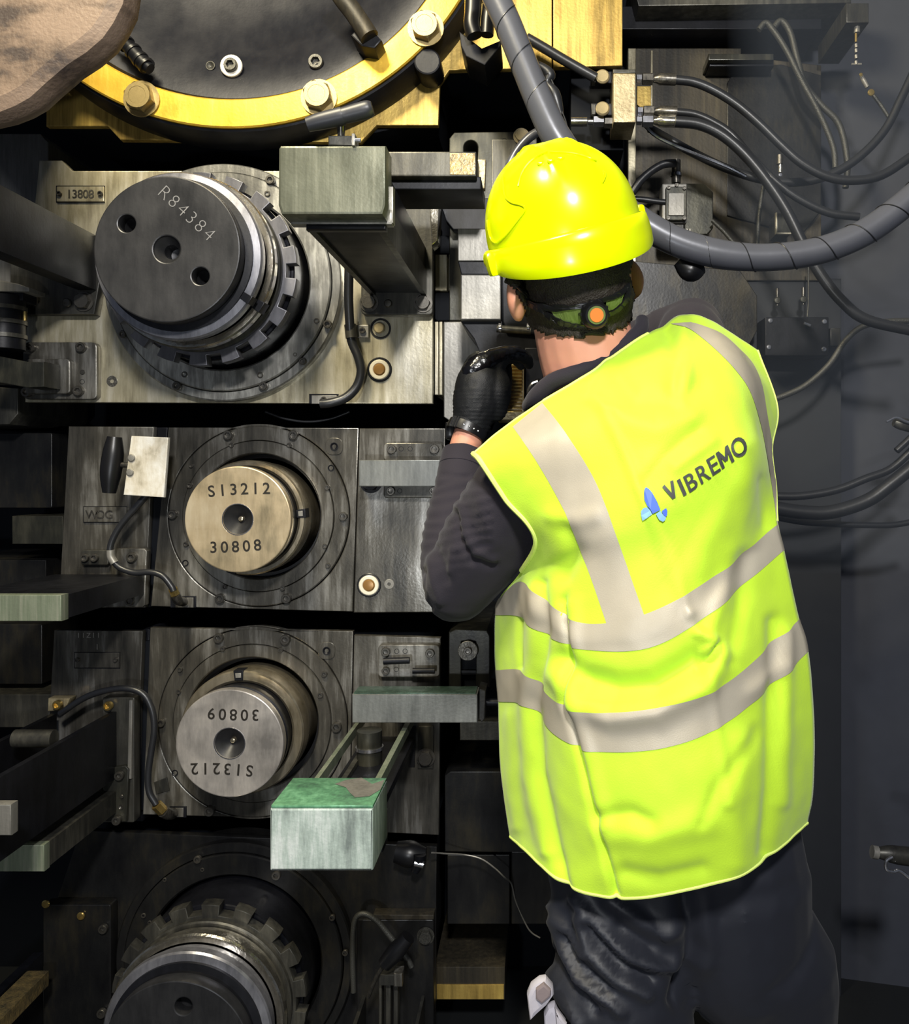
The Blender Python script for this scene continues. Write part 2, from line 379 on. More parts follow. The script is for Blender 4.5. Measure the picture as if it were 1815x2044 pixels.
# ---------------------------------------------------------------- scuffed brown drum, top left, close to the viewer
o = plate('wrapped_drum', [(-150, -160), (262, -70), (250, 5), (230, 45), (207, 78), (172, 108), (135, 132), (96, 165), (60, 198), (30, 215), (-5, 229), (-150, 262)], 1.45, .07, M['rust_brown'], None, bev=.028)
plate('drum_body', [(-640, -560), (-20, -560), (-20, -60), (-60, 20), (-640, 20)], 1.52, .26, M['dark_steel'], o, bev=.02)
tag(o, 'scuffed brown drum end looming in the top left corner', 'drum')
vs = [P(-150, 240, 1.485), P(-5, 206, 1.485), P(28, 190, 1.485), P(60, 170, 1.485), P(96, 138, 1.485), P(132, 106, 1.485), P(166, 82, 1.485), P(198, 54, 1.485), P(218, 24, 1.485), P(232, -10, 1.485), P(245, -70, 1.485)]
tube('worn_lip', vs, .0285, M['rust_lip'], o, 10)

metal('barrel', srgb(20, 21, 26), srgb(38, 39, 46), .24, .5, (5, 5, 5), None, .03)
# ---------------------------------------------------------------- big rolls (top and bottom) and their flanges
def big_flange(t, cx, cy, mat, bolts, D=1.9):
    c = P(cx, cy, D)
    f = lambda pr: [(r, D + y) for r, y in pr]
    lathe('flange_ring', c.x, c.z, f([(.262, .06), (.262, -.020), (.259, -.024), (.243, -.024), (.2415, -.020)]), mat, t)
    lathe('inner_flange', c.x, c.z, f([(.2405, .02), (.2405, -.028), (.238, -.031), (.197, -.031), (.193, -.026), (.192, .06)]), mat, t)
    for x, y, r in bolts: bolt(t, x, y, D - .028, r)
def big_roll(name, label, cx, cy, D=1.9, ext=0., holes=(), nut='nut_grey'):
    c = P(cx, cy, D)
    t = thing(name, label, 'roll', (c.x, D - .30 - ext, c.z))
    f = lambda pr: [(r, y) for r, y in pr]
    g = lambda d: (PX0 + (cx - PX0) * D / d, PY0 + (cy - PY0) * D / d)
    lathe('roll_barrel', c.x, c.z, [(0, D + .15), (.186, D + .15), (.186, D - ext - .115), (.184, D - ext - .118), (.15, D - ext - .118)], M['barrel'], t)
    D -= ext
    # castellated lock nut
    out = []; n = 18
    for q in range(n):
        a0 = 2 * pi * q / n + .06
        for a, r in ((0, .178), (.0, .199), (.095, .1995), (.19, .199), (.19, .178), (.27, .178)):
            out.append((c.x + r * cos(a0 + a), c.z + r * sin(a0 + a)))
    plate_xz('castellated_nut', out, D - .148, .028, M[nut], t, [[(c.x + .15 * cos(2 * pi * q / 64), c.z + .15 * sin(2 * pi * q / 64)) for q in range(64)]], bev=.0015)
    lathe('thrust_ring', c.x, c.z, [(.150, D - .140), (.172, D - .140), (.172, D - .158), (.169, D - .161), (.158, D - .161)], M['dark_steel'], t)
    lathe('polished_ring', c.x, c.z, [(.150, D - .160), (.163, D - .164), (.163, D - .186), (.173, D - .190), (.173, D - .206), (.170, D - .210), (.158, D - .210)], M['shine'], t)
    lathe('clamp_sleeve', c.x, c.z, [(.148, D - .208), (.155, D - .212), (.155, D - .232), (.163, D - .235), (.163, D - .250), (.160, D - .254), (.146, D - .256)], M['sleeve_grey'], t)
    lathe('roll_neck', c.x, c.z, [(.147, D - .20), (.147, D - .262), (.134, D - .264), (.134, D - .285)], M['black_steel'], t)
    fx, fz = c.x, c.z; d = D - .303
    cx2, cy2 = (PX0 + F * fx / d, PY0 - F * (fz - CAMZ) / d)
    face = plate_xz('roll_end', [(fx + .1375 * cos(2 * pi * q / 128), fz + .1375 * sin(2 * pi * q / 128)) for q in range(128)], d, .028, M['disc_dark'], t,
             [[(P(x, y, d).x + r * d / F * cos(2 * pi * q / 32), P(x, y, d).z + r * d / F * sin(2 * pi * q / 32)) for q in range(32)] for x, y, r in holes + ((cx2, cy2, 27),)], bev=.0025)
    for x, y, r in holes:
        q = P(x, y, d); rr = r * d / F
        lathe('lifting_hole', q.x, q.z, [(rr + .001, d + .004), (rr, d + .045), (rr * .55, d + .06), (0, d + .066)], M['disc_dark'], t, 32)
    q = P(cx2, cy2, d); rr = 27 * d / F
    lathe('centre_bore', q.x, q.z, [(rr + .001, d + .003), (rr * .55, d + .022), (rr * .5, d + .05), (0, d + .055)], M['disc_dark'], t, 32)
    # locking key set into the rings at lower right
    for a, da, rr, y0 in ((-.62, .13, .1735, D - .212), (-.60, .10, .164, D - .256)):
        vs = [(c.x + r * cos(a + b), c.z + r * sin(a + b)) for r, b in ((rr - .018, 0), (rr + .002, 0), (rr + .002, da), (rr - .018, da))]
        plate_xz('locking_key', vs, y0 - .002, .03, M['black_steel'], t, bev=.001)
    return t, d, (cx2, cy2)

t = thing('bearing_chock', 'pale steel chock plate carrying the dark numbered roll end at upper left', 'bearing chock', P(460, 804, 1.9))
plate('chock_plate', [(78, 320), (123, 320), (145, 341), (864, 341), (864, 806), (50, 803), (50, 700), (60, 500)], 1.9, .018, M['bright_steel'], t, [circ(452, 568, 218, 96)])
core(t, [(78, 341), (864, 341), (864, 806), (50, 803)], [circ(452, 568, 190, 96)])
big_flange(t, 452, 568, M['flange_grey'], [(655, 648, 8.5), (605, 722, 7), (527, 771, 8.5), (355, 771, 8.5), (541, 361, 9), (246, 668, 7), (637, 470, 8)] +
           [(633, 641, 5.5), (590, 708, 4), (521, 749, 6), (370, 748, 6), (535, 388, 6), (268, 640, 4)])
plate('plate_shadow_gap', rrect(111.5, 370.5, 209, 404), 1.898, .003, M['black_steel'], t, bev=.0005)
n = plate('name_plate', rrect(113, 372, 207, 402, 1), 1.894, .006, M['bright_steel'], t, bev=.001)
for x in (119, 201): bolt(n, x, 387, 1.893, 5, 'socket', M['bolt'], name='plate_screw')
stamp('13808', (160, 387), 17, 11, 1.8935, 0, M['mid_steel'], n)
bolt(t, 224, 761, 1.9, 11, 'flush', M['mid_steel'])
plate('recess_tray', rrect(617, 786, 676, 806), 1.898, .004, M['black_steel'], t, bev=.001)
plate('hose_flange', rrect(622, 789, 672, 806), 1.895, .004, M['galv'], t, bev=.001); bolt(t, 647, 798, 1.893, 6, 'socket', M['bolt'])
bolt(t, 760, 656, 1.9, 21, 'hole', M['black_plastic'], name='cable_port'); bolt(t, 757, 655, 1.893, 11, 'pin', M['tan_metal'], name='port_plug')
bolt(t, 758, 738, 1.9, 25, 'flush', M['black_plastic'], name='sight_bezel'); bolt(t, 758, 738, 1.897, 20, 'ring', M['white_ring'], name='sight_glass_ring'); bolt(t, 758, 738, 1.895, 12, 'pin', M['amber'], name='sight_glass')
t, d, c2 = big_roll('work_roll', 'dark disc-ended work roll stamped with digits and drilled with round holes', 452, 568, holes=((253, 446, 17.5), (400, 551, 17.5)))
stamp('R84384', (374, 426), 25, 24, d, 43, M['stamp_light'], t, 'stamped_character', bold=-.022)

t = thing('bearing_chock', 'dim lowest chock plate at the bottom edge with stained curved flange', 'bearing chock', P(520, 2140, 1.9))
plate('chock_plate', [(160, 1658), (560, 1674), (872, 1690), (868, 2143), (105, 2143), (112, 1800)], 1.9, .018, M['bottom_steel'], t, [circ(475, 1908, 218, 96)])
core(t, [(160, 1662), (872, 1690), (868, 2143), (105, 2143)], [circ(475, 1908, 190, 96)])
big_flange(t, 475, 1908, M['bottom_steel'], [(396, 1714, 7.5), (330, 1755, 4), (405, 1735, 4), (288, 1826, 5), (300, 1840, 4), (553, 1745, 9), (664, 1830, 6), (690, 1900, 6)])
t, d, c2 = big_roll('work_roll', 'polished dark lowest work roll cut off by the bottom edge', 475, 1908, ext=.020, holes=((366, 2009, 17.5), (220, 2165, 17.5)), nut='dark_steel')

# ---------------------------------------------------------------- the two small rolls and their chocks
def small_set(cy_name, left, main, right, ctr, rfl, rho, mats, bolts, holes, tab):
    tc = thing('bearing_chock', cy_name, 'bearing chock', P(ctr[0], main[2][1], 1.9))
    plate('side_plate', left, 1.9, .018, mats, tc)
    plate('chock_plate', main, 1.9, .018, mats, tc, [circ(ctr[0], ctr[1], rfl + 2, 96)])
    plate('slide_plate', right, 1.9, .018, mats, tc)
    core(tc, [left[0], (right[1][0], left[0][1]), (right[2][0], main[2][1]), left[-2]], [circ(ctr[0], ctr[1], rho + 14, 96)])
    c = P(*ctr, 1.9); k = 1.9 / F
    lathe('flange_ring', c.x, c.z, [(rfl * k, 1.95), (rfl * k, 1.899), ((rfl - 2) * k, 1.897), (rfl * .845 * k, 1.897), (rfl * .84 * k, 1.899)], mats, tc)
    lathe('inner_flange', c.x, c.z, [(rfl * .835 * k, 1.93), (rfl * .835 * k, 1.896), (rfl * .83 * k, 1.894), ((rho + 2) * k, 1.894), (rho * k, 1.897), (rho * k, 2.0)], mats, tc)
    lathe('shaft_seal', c.x, c.z, [(rho * k * 1.01, 1.93), (rho * k * .93, 1.93), (rho * k * .93, 1.99)], M['black_plastic'], tc)
    for x, y, r in bolts: bolt(tc, x, y, 1.896, r)
    for x, y, r in holes: bolt(tc, x, y, 1.896, r, 'hole', M['black_steel'])
    lx, ly = tab
    plate('stop_tab', rrect(lx - 17, ly - 17, lx + 17, ly + 17, 12), 1.898, .004, mats, tc, bev=.001); bolt(tc, lx, ly, 1.896, 8, 'hole', M['black_steel'])
    return tc
def small_roll(label, ctr, rho, rsl, rdi, mat, notch, texts, d_face=1.767):
    c = P(*ctr, 1.9)
    t = thing('intermediate_roll', label, 'roll', (c.x, d_face, c.z))
    lathe('roll_sleeve', c.x, c.z, [(rsl - .004, 2.1), (rsl - .004, 1.88), (rsl, 1.877), (rsl, 1.832), (rsl - .003, 1.828), (rdi + .002, 1.828), (rdi - .004, 1.834)], M['sleeve'], t)
    lathe('roll_neck', c.x, c.z, [(rdi - .005, 1.9), (rdi - .005, 1.805), (rdi - .001, 1.80), (rdi - .001, 1.79), (rdi - .006, 1.788), (rdi - .006, 1.78)], M['black_steel'], t)
    q = lambda r: [(c.x + r * cos(2 * pi * i / 96), c.z + r * sin(2 * pi * i / 96)) for i in range(96)]
    rc = .031
    plate_xz('roll_end', q(rdi), d_face, .022, mat, t, [q(rc)], bev=.0025)
    lathe('centre_bore', c.x, c.z, [(rc + .001, d_face + .002), (rc * .35, d_face + .02), (rc * .2, d_face + .026), (0, d_face + .026)], M['disc_dark'], t, 48)
    lathe('centre_pip', c.x, c.z, [(.006, d_face + .026), (.005, d_face + .018), (0, d_face + .016)], M['sleeve'], t, 16)
    lathe('bore_rim', c.x, c.z, [(rc + .0005, d_face + .003), (rc + .0005, d_face - .0006), (rc + .002, d_face - .0006), (rc + .0025, d_face + .001)], M['chrome'], t, 48)
    for a in notch:
        vs = [(c.x + r * cos(a + b), c.z + r * sin(a + b)) for r, b in ((rsl - .02, -.08), (rsl + .0015, -.08), (rsl + .0015, .08), (rsl - .02, .08))]
        plate_xz('key_slot', vs, 1.826, .03, M['black_steel'], t, bev=.001)
        vs = [(c.x + r * cos(a + b), c.z + r * sin(a + b)) for r, b in ((rsl - .014, -.05), (rsl - .004, -.05), (rsl - .004, .05), (rsl - .014, .05))]
        plate_xz('slot_key', vs, 1.824, .02, M['galv'], t, bev=.001)
    for s, cc, rot, arc in texts: stamp(s, cc, 23, 22, d_face, rot, M['stamp'], t, 'stamped_character', arc)
    return t
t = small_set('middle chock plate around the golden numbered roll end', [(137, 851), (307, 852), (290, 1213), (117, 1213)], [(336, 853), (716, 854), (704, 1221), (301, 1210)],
          [(718, 855), (889, 855), (881, 1222), (706, 1223)], (517, 1030), 180, 125, M['mid_steel'],
          [(457, 869, 9.5), (587, 869, 9.5), (686, 1031, 8.5), (573, 1194, 9.5), (441, 1194, 9.5), (346, 1027, 9)] + [(463, 889, 5), (578, 889, 5), (654, 973, 5.5), (649, 1090, 5), (565, 1174, 5), (450, 1171, 5), (380, 969, 6), (372, 1086, 5), (382, 930, 4), (655, 1129, 5)],
          [(661, 934, 6.5), (370, 1124, 6.5)], (667, 891))
bolt(t, 737, 1168, 1.9, 24, 'flush', M['black_plastic'], name='sight_bezel'); bolt(t, 737, 1168, 1.897, 20, 'ring', M['white_ring'], name='sight_glass_ring'); bolt(t, 737, 1168, 1.895, 12, 'pin', M['amber'], name='sight_glass')
bolt(t, 777, 1166, 1.9, 10, 'flush', M['galv'])
bolt(t, 741, 962, 1.9, 18, 'hex', M['black_steel'])
plate('plate_shadow_gap', rrect(166, 1010.5, 253.5, 1043.5), 1.898, .003, M['black_steel'], t, bev=.0005)
plate('name_plate', rrect(167, 1012, 252, 1042), 1.895, .005, M['mid_steel'], t, bev=.001)
stamp('WOG', (200, 1027), 17, 17, 1.8945, 0, M['bolt'], t, 'stamped_character')
t2 = plate('guide_strip', [(308, 853), (335, 853), (300, 1212), (291, 1212)], 1.93, .3, M['black_steel'], t)
plate('drain_tray', rrect(340, 1190, 391, 1213), 1.897, .004, M['black_steel'], t, bev=.001); plate('drain_insert', rrect(350, 1193, 386, 1213), 1.895, .004, M['mid_steel'], t, bev=.001)
small_roll('golden disc-ended roll stamped with digits in the middle chock', (517, 1030), 125, .1235, .1105, M['disc_gold'], (.08, 4.42), [('S13212', (477, 976), -3, 1.2), ('30808', (470, 1091), -3, -1.2)])

t = small_set('lower chock plate around the grey roll end stamped upside down', [(108, 1258), (285, 1260), (270, 1640), (70, 1640), (100, 1395)], [(300, 1253), (705, 1260), (697, 1637), (285, 1626)],
          [(707, 1268), (880, 1273), (876, 1667), (768, 1662), (700, 1600)], (505, 1443), 188, 132, M['mid_steel'],
          [(438, 1273, 9.5), (571, 1276, 10), (673, 1450, 10), (323, 1442, 8), (420, 1617, 10)] + [(445, 1295, 5), (561, 1297, 5), (360, 1336, 5), (358, 1380, 5), (648, 1345, 6), (640, 1387, 6)],
          [(349, 1543, 6.5)], (652, 1299))
plate('plate_shadow_gap', rrect(148, 1301.5, 239.5, 1334.5), 1.898, .003, M['black_steel'], t, bev=.0005)
n = plate('name_plate', rrect(149, 1303, 238, 1333), 1.895, .005, M['mid_steel'], t, bev=.001)
for x in (155, 231): bolt(n, x, 1317, 1.894, 4.5, 'socket', M['bolt'], name='plate_screw')
stamp('11Z11', (177, 1268), 10, 10, 1.899, 0, M['galv'], t, 'stamped_character'); stamp('1', (194, 1291), 11, 10, 1.899, 0, M['galv'], t, 'stamped_character')
plate('drain_tray', rrect(338, 1610, 372, 1632), 1.897, .004, M['black_steel'], t, bev=.001); plate('drain_insert', rrect(342, 1613, 366, 1631), 1.895, .004, M['mid_steel'], t, bev=.001)
plate('square_pad', [(307, 1562), (333, 1552), (338, 1578), (311, 1586)], 1.897, .004, M['dark_steel'], t, bev=.001)
plate('guide_strip', [(286, 1256), (299, 1256), (284, 1640), (271, 1640)], 1.93, .3, M['black_steel'], t)
plate('backing_bar', [(836, 1450), (866, 1450), (865, 1535), (834, 1535)], 1.895, .006, M['dark_steel'], t); bolt(t, 850, 1512, 1.893, 15, 'hex', M['bolt'])
plate('channel_slot', [(817, 1450), (830, 1450), (828, 1532), (816, 1532)], 1.897, .006, M['black_plastic'], t)
small_roll('grey disc-ended roll stamped upside down in the lower chock', (505, 1443), 132, .133, .1115, M['disc_grey'], (1.62,), [('30809', (466, 1427), 182, 1.2), ('S13212', (443, 1535), 182, -1.6)], d_face=1.757)
metal('tan_dim', srgb(84, 80, 66), srgb(176, 150, 96), .34, .4, (60, 60, 60), None, .5)
# ---------------------------------------------------------------- left side arms, brackets and bars
def ybeam(name, x0, y0, x1, y1, d0, d1, mat, parent=None, bev=.002):
    """bar running straight back from depth d0 to d1; its front end fills the given picture box at d0"""
    return plate(name, rrect(x0, y0, x1, y1), d0, d1 - d0, mat, parent, bev=bev)

t = thing('guide_girder', 'dark heavy beam coming forward past the numbered roll end on the left', 'support arm', P(182, 575, 1.87))
X, Zt, Zb = P(182, 465, 1.85).x, P(182, 465, 1.85).z, P(182, 575, 1.85).z
obox('arm_beam', (X - .04, 1.30, Zb), (X, 1.872, Zt), M['black_steel'], t)
plate('foot_plate', [(20, 470), (199, 470), (199, 560), (188, 627), (60, 627), (20, 627)], 1.872, .027, M['dark_steel'], t)
bolt(t, 60, 598, 1.87, 14, 'hex', M['bolt']); bolt(t, 134, 605, 1.87, 9, 'pin', M['bolt']); bolt(t, 167, 602, 1.87, 16, 'hex', M['bolt'])

o = plate('side_column', [(-140, 267), (80, 267), (97, 285), (97, 640), (-140, 640)], 2.0, .32, M['galv'])
tag(o, 'tall dull grey column plate with a cut corner above the dark beam', 'machine plate')
t = thing('hose_reel', 'stubby dark cylinder unit with pale cap cut by left edge', 'cylinder', P(0, 700, 1.8))
c = P(-14, 640, 1.8)
tube('cylinder_body', [P(8, 592, 1.8), P(8, 698, 1.8)], .040, M['black_steel'], t, 32, smooth=False)
for y in (612, 640, 668): tube('cylinder_rib', [P(8, y, 1.8), P(8, y + 8, 1.8)], .0435, M['dark_steel'], t, 32, smooth=False)
plate('pale_cap', [(-40, 552), (36, 566), (58, 574), (58, 582), (-40, 582)], 1.78, .06, M['galv'], t)
plate('cap_mount', rrect(-60, 582, 46, 600), 1.79, .05, M['black_steel'], t)
tube('brass_pin', [P(50, 622, 1.8), P(50, 640, 1.8)], .004, M['brass'], t, 8, smooth=False)
plate('rear_bracket', rrect(-80, 600, 38, 698), 1.905, .3, M['black_steel'], t)

t = thing('clamp_bracket', 'rounded steel clamp bracket bolted under the dark beam with four socket bolts', 'bracket', P(120, 800, 1.9))
plate('base_plate', rrect(46, 683, 193, 797, 10), 1.880, .019, M['mid_steel'], t)
plate('clamp_block', rrect(50, 716, 140, 786, 8), 1.864, .018, M['mid_steel'], t, [circ(72, 764, 9, 24)], bev=.003)
bolt(t, 72, 764, 1.872, 9, 'hole', M['black_steel'])
for x, y in ((63, 694), (164, 694), (159, 781), (56, 783)): bolt(t, x, y, 1.88, 10)
for x, y in ((165, 743), (104, 742)): bolt(t, x, y, 1.88, 5, 'pin', M['bolt'])
for x, y in ((164, 762), (102, 762)): bolt(t, x, y, 1.88, 5, 'hole', M['black_steel'])
plate('guide_tongue', [(-60, 708), (0, 711), (56, 722), (88, 722), (88, 772), (56, 774), (0, 764), (-60, 762)], 1.80, .062, M['oily_plate'], t)

o = plate('chamfered_block', [(-120, 765), (36, 775), (36, 826), (18, 847), (-120, 850)], 1.93, .3, M['dark_steel'])
tag(o, 'dull chamfered block under the left clamp bracket', 'machine block')
o = plate('shadowed_plate', rrect(-120, 864, 104, 1014, 4), 2.02, .3, M['bottom_steel'])
tag(o, 'very dark plate at left edge beside the golden roll chock', 'machine plate')
o = plate('spacer_bar', rrect(24, 1030, 126, 1086), 1.96, .36, M['oily_plate'])
tag(o, 'short grey spacer bar poking out left of golden roll chock', 'bar')
o = plate('lower_shadow_block', rrect(-120, 1118, 92, 1182), 2.0, .32, M['bottom_steel'])
tag(o, 'murky block low on left, above the pale green bar end', 'machine block')
o = plate('left_frame_block', rrect(-120, 1246, 84, 1366, 3), 2.0, .32, M['bottom_steel'])
tag(o, 'dim square block at left edge beside the lower chock', 'machine block')
o = plate('left_wedge_block', rrect(-120, 1386, 104, 1452), 1.95, .37, M['dark_steel'])
tag(o, 'dull grey ledge block at left edge above the open channel arm', 'machine block')

t = thing('stop_bar', 'pale green-grey square bar end pointing forward at left, below golden roll', 'bar', P(60, 1240, 1.56))
Xr, z1, z0 = P(122, 1188, 1.55).x, P(122, 1188, 1.55).z, P(122, 1240, 1.55).z
obox('bar_end', (Xr - .2, 1.55, z0), (Xr, 1.575, z1), M['green_grey'], t, .0015)
obox('bar_shank', (Xr - .2, 1.575, z0 + .002), (Xr - .001, 1.88, z1 - .002), M['black_steel'], t, .001)
t = thing('stop_bracket', 'bolted bracket holding the green-grey bar beside golden roll', 'bracket', P(265, 1205, 1.9))
plate('base_plate', [(232, 1095), (288, 1095), (293, 1100), (289, 1208), (284, 1212), (225, 1212), (225, 1160), (232, 1150)], 1.876, .022, M['mid_steel'], t)
for x, y, r in ((265, 1112, 10), (261, 1199, 9)): bolt(t, x, y, 1.876, r)
for x, y in ((266, 1160), (265, 1179)): bolt(t, x, y, 1.876, 5, 'hole', M['black_steel'])

t = thing('channel_girder', 'long dark open channel arm reaching forward at lower left', 'support arm', P(200, 1650, 1.85))
A = P(222, 1420, 1.86); Bz = P(222, 1552, 1.86).z
obox('side_web', (A.x, 1.20, Bz), (A.x + .012, 1.86, A.z), M['black_steel'], t)
obox('far_web', (A.x - .13, 1.20, Bz), (A.x - .118, 1.86, A.z - .004), M['black_steel'], t)
obox('channel_floor', (A.x - .12, 1.20, Bz), (A.x, 1.86, Bz + .012), M['dark_steel'], t)
obox('brass_liner', (A.x - .10, 1.30, Bz + .02), (A.x - .02, 1.52, A.z - .028), M['tan_metal'], t)
tube('pressure_roller', [P(30, 1474, 1.66), P(108, 1474, 1.66)], .017, M['dark_steel'], t, 20, smooth=False)
plate('end_plate', rrect(205, 1392, 268, 1642, 3), 1.862, .03, M['dark_steel'], t)
plate('edge_rail', [(258, 1398), (264, 1398), (262, 1555), (254, 1555)], 1.856, .01, M['galv'], t, bev=.001)
plate('lower_foot', [(206, 1535), (250, 1528), (257, 1536), (252, 1640), (206, 1640)], 1.852, .012, M['oily_plate'], t)
for x, y, r, kd in ((240, 1547, 9, 'socket'), (235, 1636, 9, 'socket'), (243, 1590, 4, 'pin'), (241, 1611, 5, 'hole')): bolt(t, x, y, 1.85, r, kd, M['bolt'])
for x, y in ((117, 1406), (218, 1408)): bolt(t, x, y, 1.858, 9, 'socket', M['brass'])
plate('top_pad', [(96, 1394), (140, 1394), (134, 1408), (118, 1419), (95, 1420)], 1.87, .028, M['tan_metal'], t)

t = thing('square_bar', 'greenish square bar end low at left with dark flat top', 'bar', P(40, 1740, 1.6))
Xr, z1, z0 = P(88, 1687, 1.58).x, P(88, 1687, 1.58).z, P(88, 1740, 1.58).z
obox('bar_end', (Xr - .2, 1.58, z0), (Xr, 1.60, z1), M['green_grey'], t, .0015)
obox('bar_shank', (Xr - .2, 1.60, z0 + .002), (Xr - .001, 1.848, z1 - .001), M['dark_steel'], t, .001)
o = plate('pale_stub', rrect(-50, 1606, 22, 1668), 1.38, .02, M['galv'])
tag(o, 'pale grey stub block at left edge below the channel arm', 'machine block')

t = thing('lower_girder', 'murky arm with worn tan patch in bottom left corner', 'support arm', P(120, 2100, 1.8))
plate('arm_head', rrect(86, 1806, 221, 2120, 4), 1.862, .03, M['bottom_steel'], t)
Q = P(215, 1900, 1.86)
obox('arm_beam', (Q.x - .16, 1.30, .05), (Q.x - .14, 1.86, Q.z), M['black_steel'], t)
obox('arm_floor', (Q.x - .16, 1.30, .05), (Q.x, 1.86, .07), M['black_steel'], t)
q = P(100, 1935, 1.8); obox('worn_rail', (q.x - .045, 1.42, q.z - .03), (q.x, 1.80, q.z), M['tan_dim'], t, .006)
for x, y in ((92, 1804), (162, 1828)): bolt(t, x, y, 1.86, 8, 'pin', M['brass'])
bolt(t, 208, 1852, 1.86, 9, 'socket'); bolt(t, 205, 2020, 1.86, 9, 'socket')

# handle block in front of the middle chock
t = thing('latch_handle', 'polished steel latch plate with black cylindrical grip on middle chock', 'handle', P(292, 993, 1.8))
plate('latch_plate', [(262, 870), (336, 873), (327, 993), (246, 988)], 1.80, .012, M['latch'], t)
plate('latch_spacer', rrect(262, 885, 294, 975), 1.81, .088, M['black_steel'], t)
tube('grip', hosepts([(229, 872), (226, 905), (221, 945), (218, 984)], 1.81), [.0145, .021, .021, .0135], M['black_plastic'], t, 24)
tube('grip_stem', [P(228, 928, 1.81), P(262, 928, 1.81)], .006, M['bolt'], t, 12, smooth=False)
for x, y in ((263, 914), (260, 943)): bolt(t, x, y, 1.80, 7.5, 'pin', M['galv'])
o = tube('grease_hose', hosepts([(296, 985), (272, 1012), (240, 1050), (222, 1085), (222, 1110), (238, 1132), (268, 1143), (300, 1142), (325, 1150), (342, 1170), (347, 1180)], 1.83), [.0075] * 2 + [.0068] * 9, M['hose'], None, 12)
tag(o, 'braided black grease hose curling down from the polished latch plate', 'hose')
tube('hose_sleeve', hosepts([(221, 1098), (222, 1112), (229, 1124)], 1.828), .0085, M['galv'], o)
tube('hose_nut', [P(345, 1175, 1.835), P(350, 1187, 1.84)], .0105, M['brass'], o, 6, smooth=False, angle=20)
tube('elbow_fitting', hosepts([(350, 1187, 1.84), (356, 1198, 1.85), (366, 1201, 1.88)], 1.85), .0105, M['bolt'], o, 14)
t = thing('hose_clip', 'small two-bolt clip holding the curling grease hose', 'clip', P(190, 1128, 1.9))
plate('clip_plate', rrect(162, 1098, 216, 1128, 4), 1.885, .014, M['dark_steel'], t)
for x in (171, 190): bolt(t, x, 1113, 1.884, 8)
o = tube('grease_hose', hosepts([(120, 1425), (165, 1395), (205, 1380), (250, 1374), (285, 1385), (303, 1415), (308, 1455), (302, 1500), (296, 1545), (298, 1580), (312, 1606)], 1.835), .0068, M['hose'], None, 12)
tag(o, 'black grease hose arching over the channel arm to the lower chock', 'hose')
tube('hose_nut', [P(312, 1606, 1.836), P(325, 1619, 1.845)], .0115, M['brass'], o, 6, smooth=False, angle=20)
tube('elbow_fitting', hosepts([(325, 1619, 1.845), (336, 1624, 1.86), (344, 1624, 1.89)], 1.85), .0125, M['bolt'], o, 14)

# hose on the upper chock
o = tube('armoured_hose', hosepts([(697, 535, 1.84), (696, 590, 1.85), (698, 640, 1.86), (702, 680, 1.87), (715, 712, 1.87), (721, 742, 1.87), (712, 772, 1.87), (690, 794, 1.865), (660, 804, 1.86), (640, 806, 1.86)], 1.86), .0102, M['hose'], None, 14)
tag(o, 'black armoured hose bending round beside the pale chock flange', 'hose')
t = thing('hose_clamp', 'steel P-clamp band gripping the armoured hose on the pale chock', 'clamp', P(715, 680, 1.9))
plate('clamp_tab', rrect(706, 648, 736, 674, 2), 1.89, .008, M['galv'], t); bolt(t, 724, 660, 1.889, 6, 'socket', M['bolt'])
tube('clamp_band', [P(699, 648, 1.868), P(702, 675, 1.868)], .0128, M['dark_steel'], t, 20, smooth=False)
o = tube('sagging_cable', hosepts([(530, 822), (570, 836), (615, 842), (660, 836), (698, 822)], 1.98), .003, M['hose'])
tag(o, 'thin black cable sagging in the gap under the pale chock', 'cable')

# ---------------------------------------------------------------- counterweight box with T-handle, and its arm
t = thing('counterweight_box', 'greenish steel box with black T-handle on top, over the upper chock', 'machine box', P(670, 450, 1.37))
plate('box_body', [(560, 290), (770, 290), (770, 408), (764, 428), (562, 428), (555, 408), (556, 296)], 1.30, .055, M['box_steel'], t, bev=.004)
plate('lower_lip', rrect(580, 418, 783, 448), 1.34, .02, M['galv'], t, bev=.003)
plate('weld_strip', rrect(610, 446, 770, 458), 1.338, .02, M['black_steel'], t, bev=.004)
plate('side_shim', rrect(768, 372, 785, 445), 1.342, .018, M['galv'], t, bev=.001)
tube('t_handle', [P(614, 249, 1.29), P(640, 242, 1.29), P(683, 232, 1.29), P(686, 231, 1.29), P(732, 219, 1.29), P(744, 216, 1.29)], [.0105, .0125, .0135, .0122, .0132, .010], M['handle_grey'], t, 24, 4)
tube('handle_stem', [P(681, 234, 1.30), P(681, 272, 1.31)], [.0075, .0055], M['bolt'], t, 14, smooth=False)
plate('handle_base', rrect(655, 270, 704, 290), 1.30, .04, M['dark_steel'], t); plate('base_ear', rrect(702, 266, 708, 290), 1.295, .03, M['galv'], t, bev=.001)
tube('set_screw', [P(706, 280, 1.30), P(720, 280, 1.30)], .0035, M['chrome'], t, 10, smooth=False)
t = thing('bracket_girder', 'black gusseted arm running back from the greenish box to its bolted foot', 'support arm', P(795, 628, 1.88))
A = P(620, 455, 1.37); B = P(765, 330, 1.37)
obox('arm_beam', (A.x, 1.362, A.z), (B.x, 1.872, B.z), M['black_steel'], t, .003)
obox('lower_web', (A.x - .003, 1.36, A.z - .006), (A.x + .008, 1.87, A.z + .05), M['dark_steel'], t, .002)
obox('lower_web', (B.x - .008, 1.36, A.z - .006), (B.x + .003, 1.87, A.z + .05), M['dark_steel'], t, .002)
plate('foot_plate', rrect(721, 372, 864, 628, 8), 1.87, .029, M['dark_steel'], t)
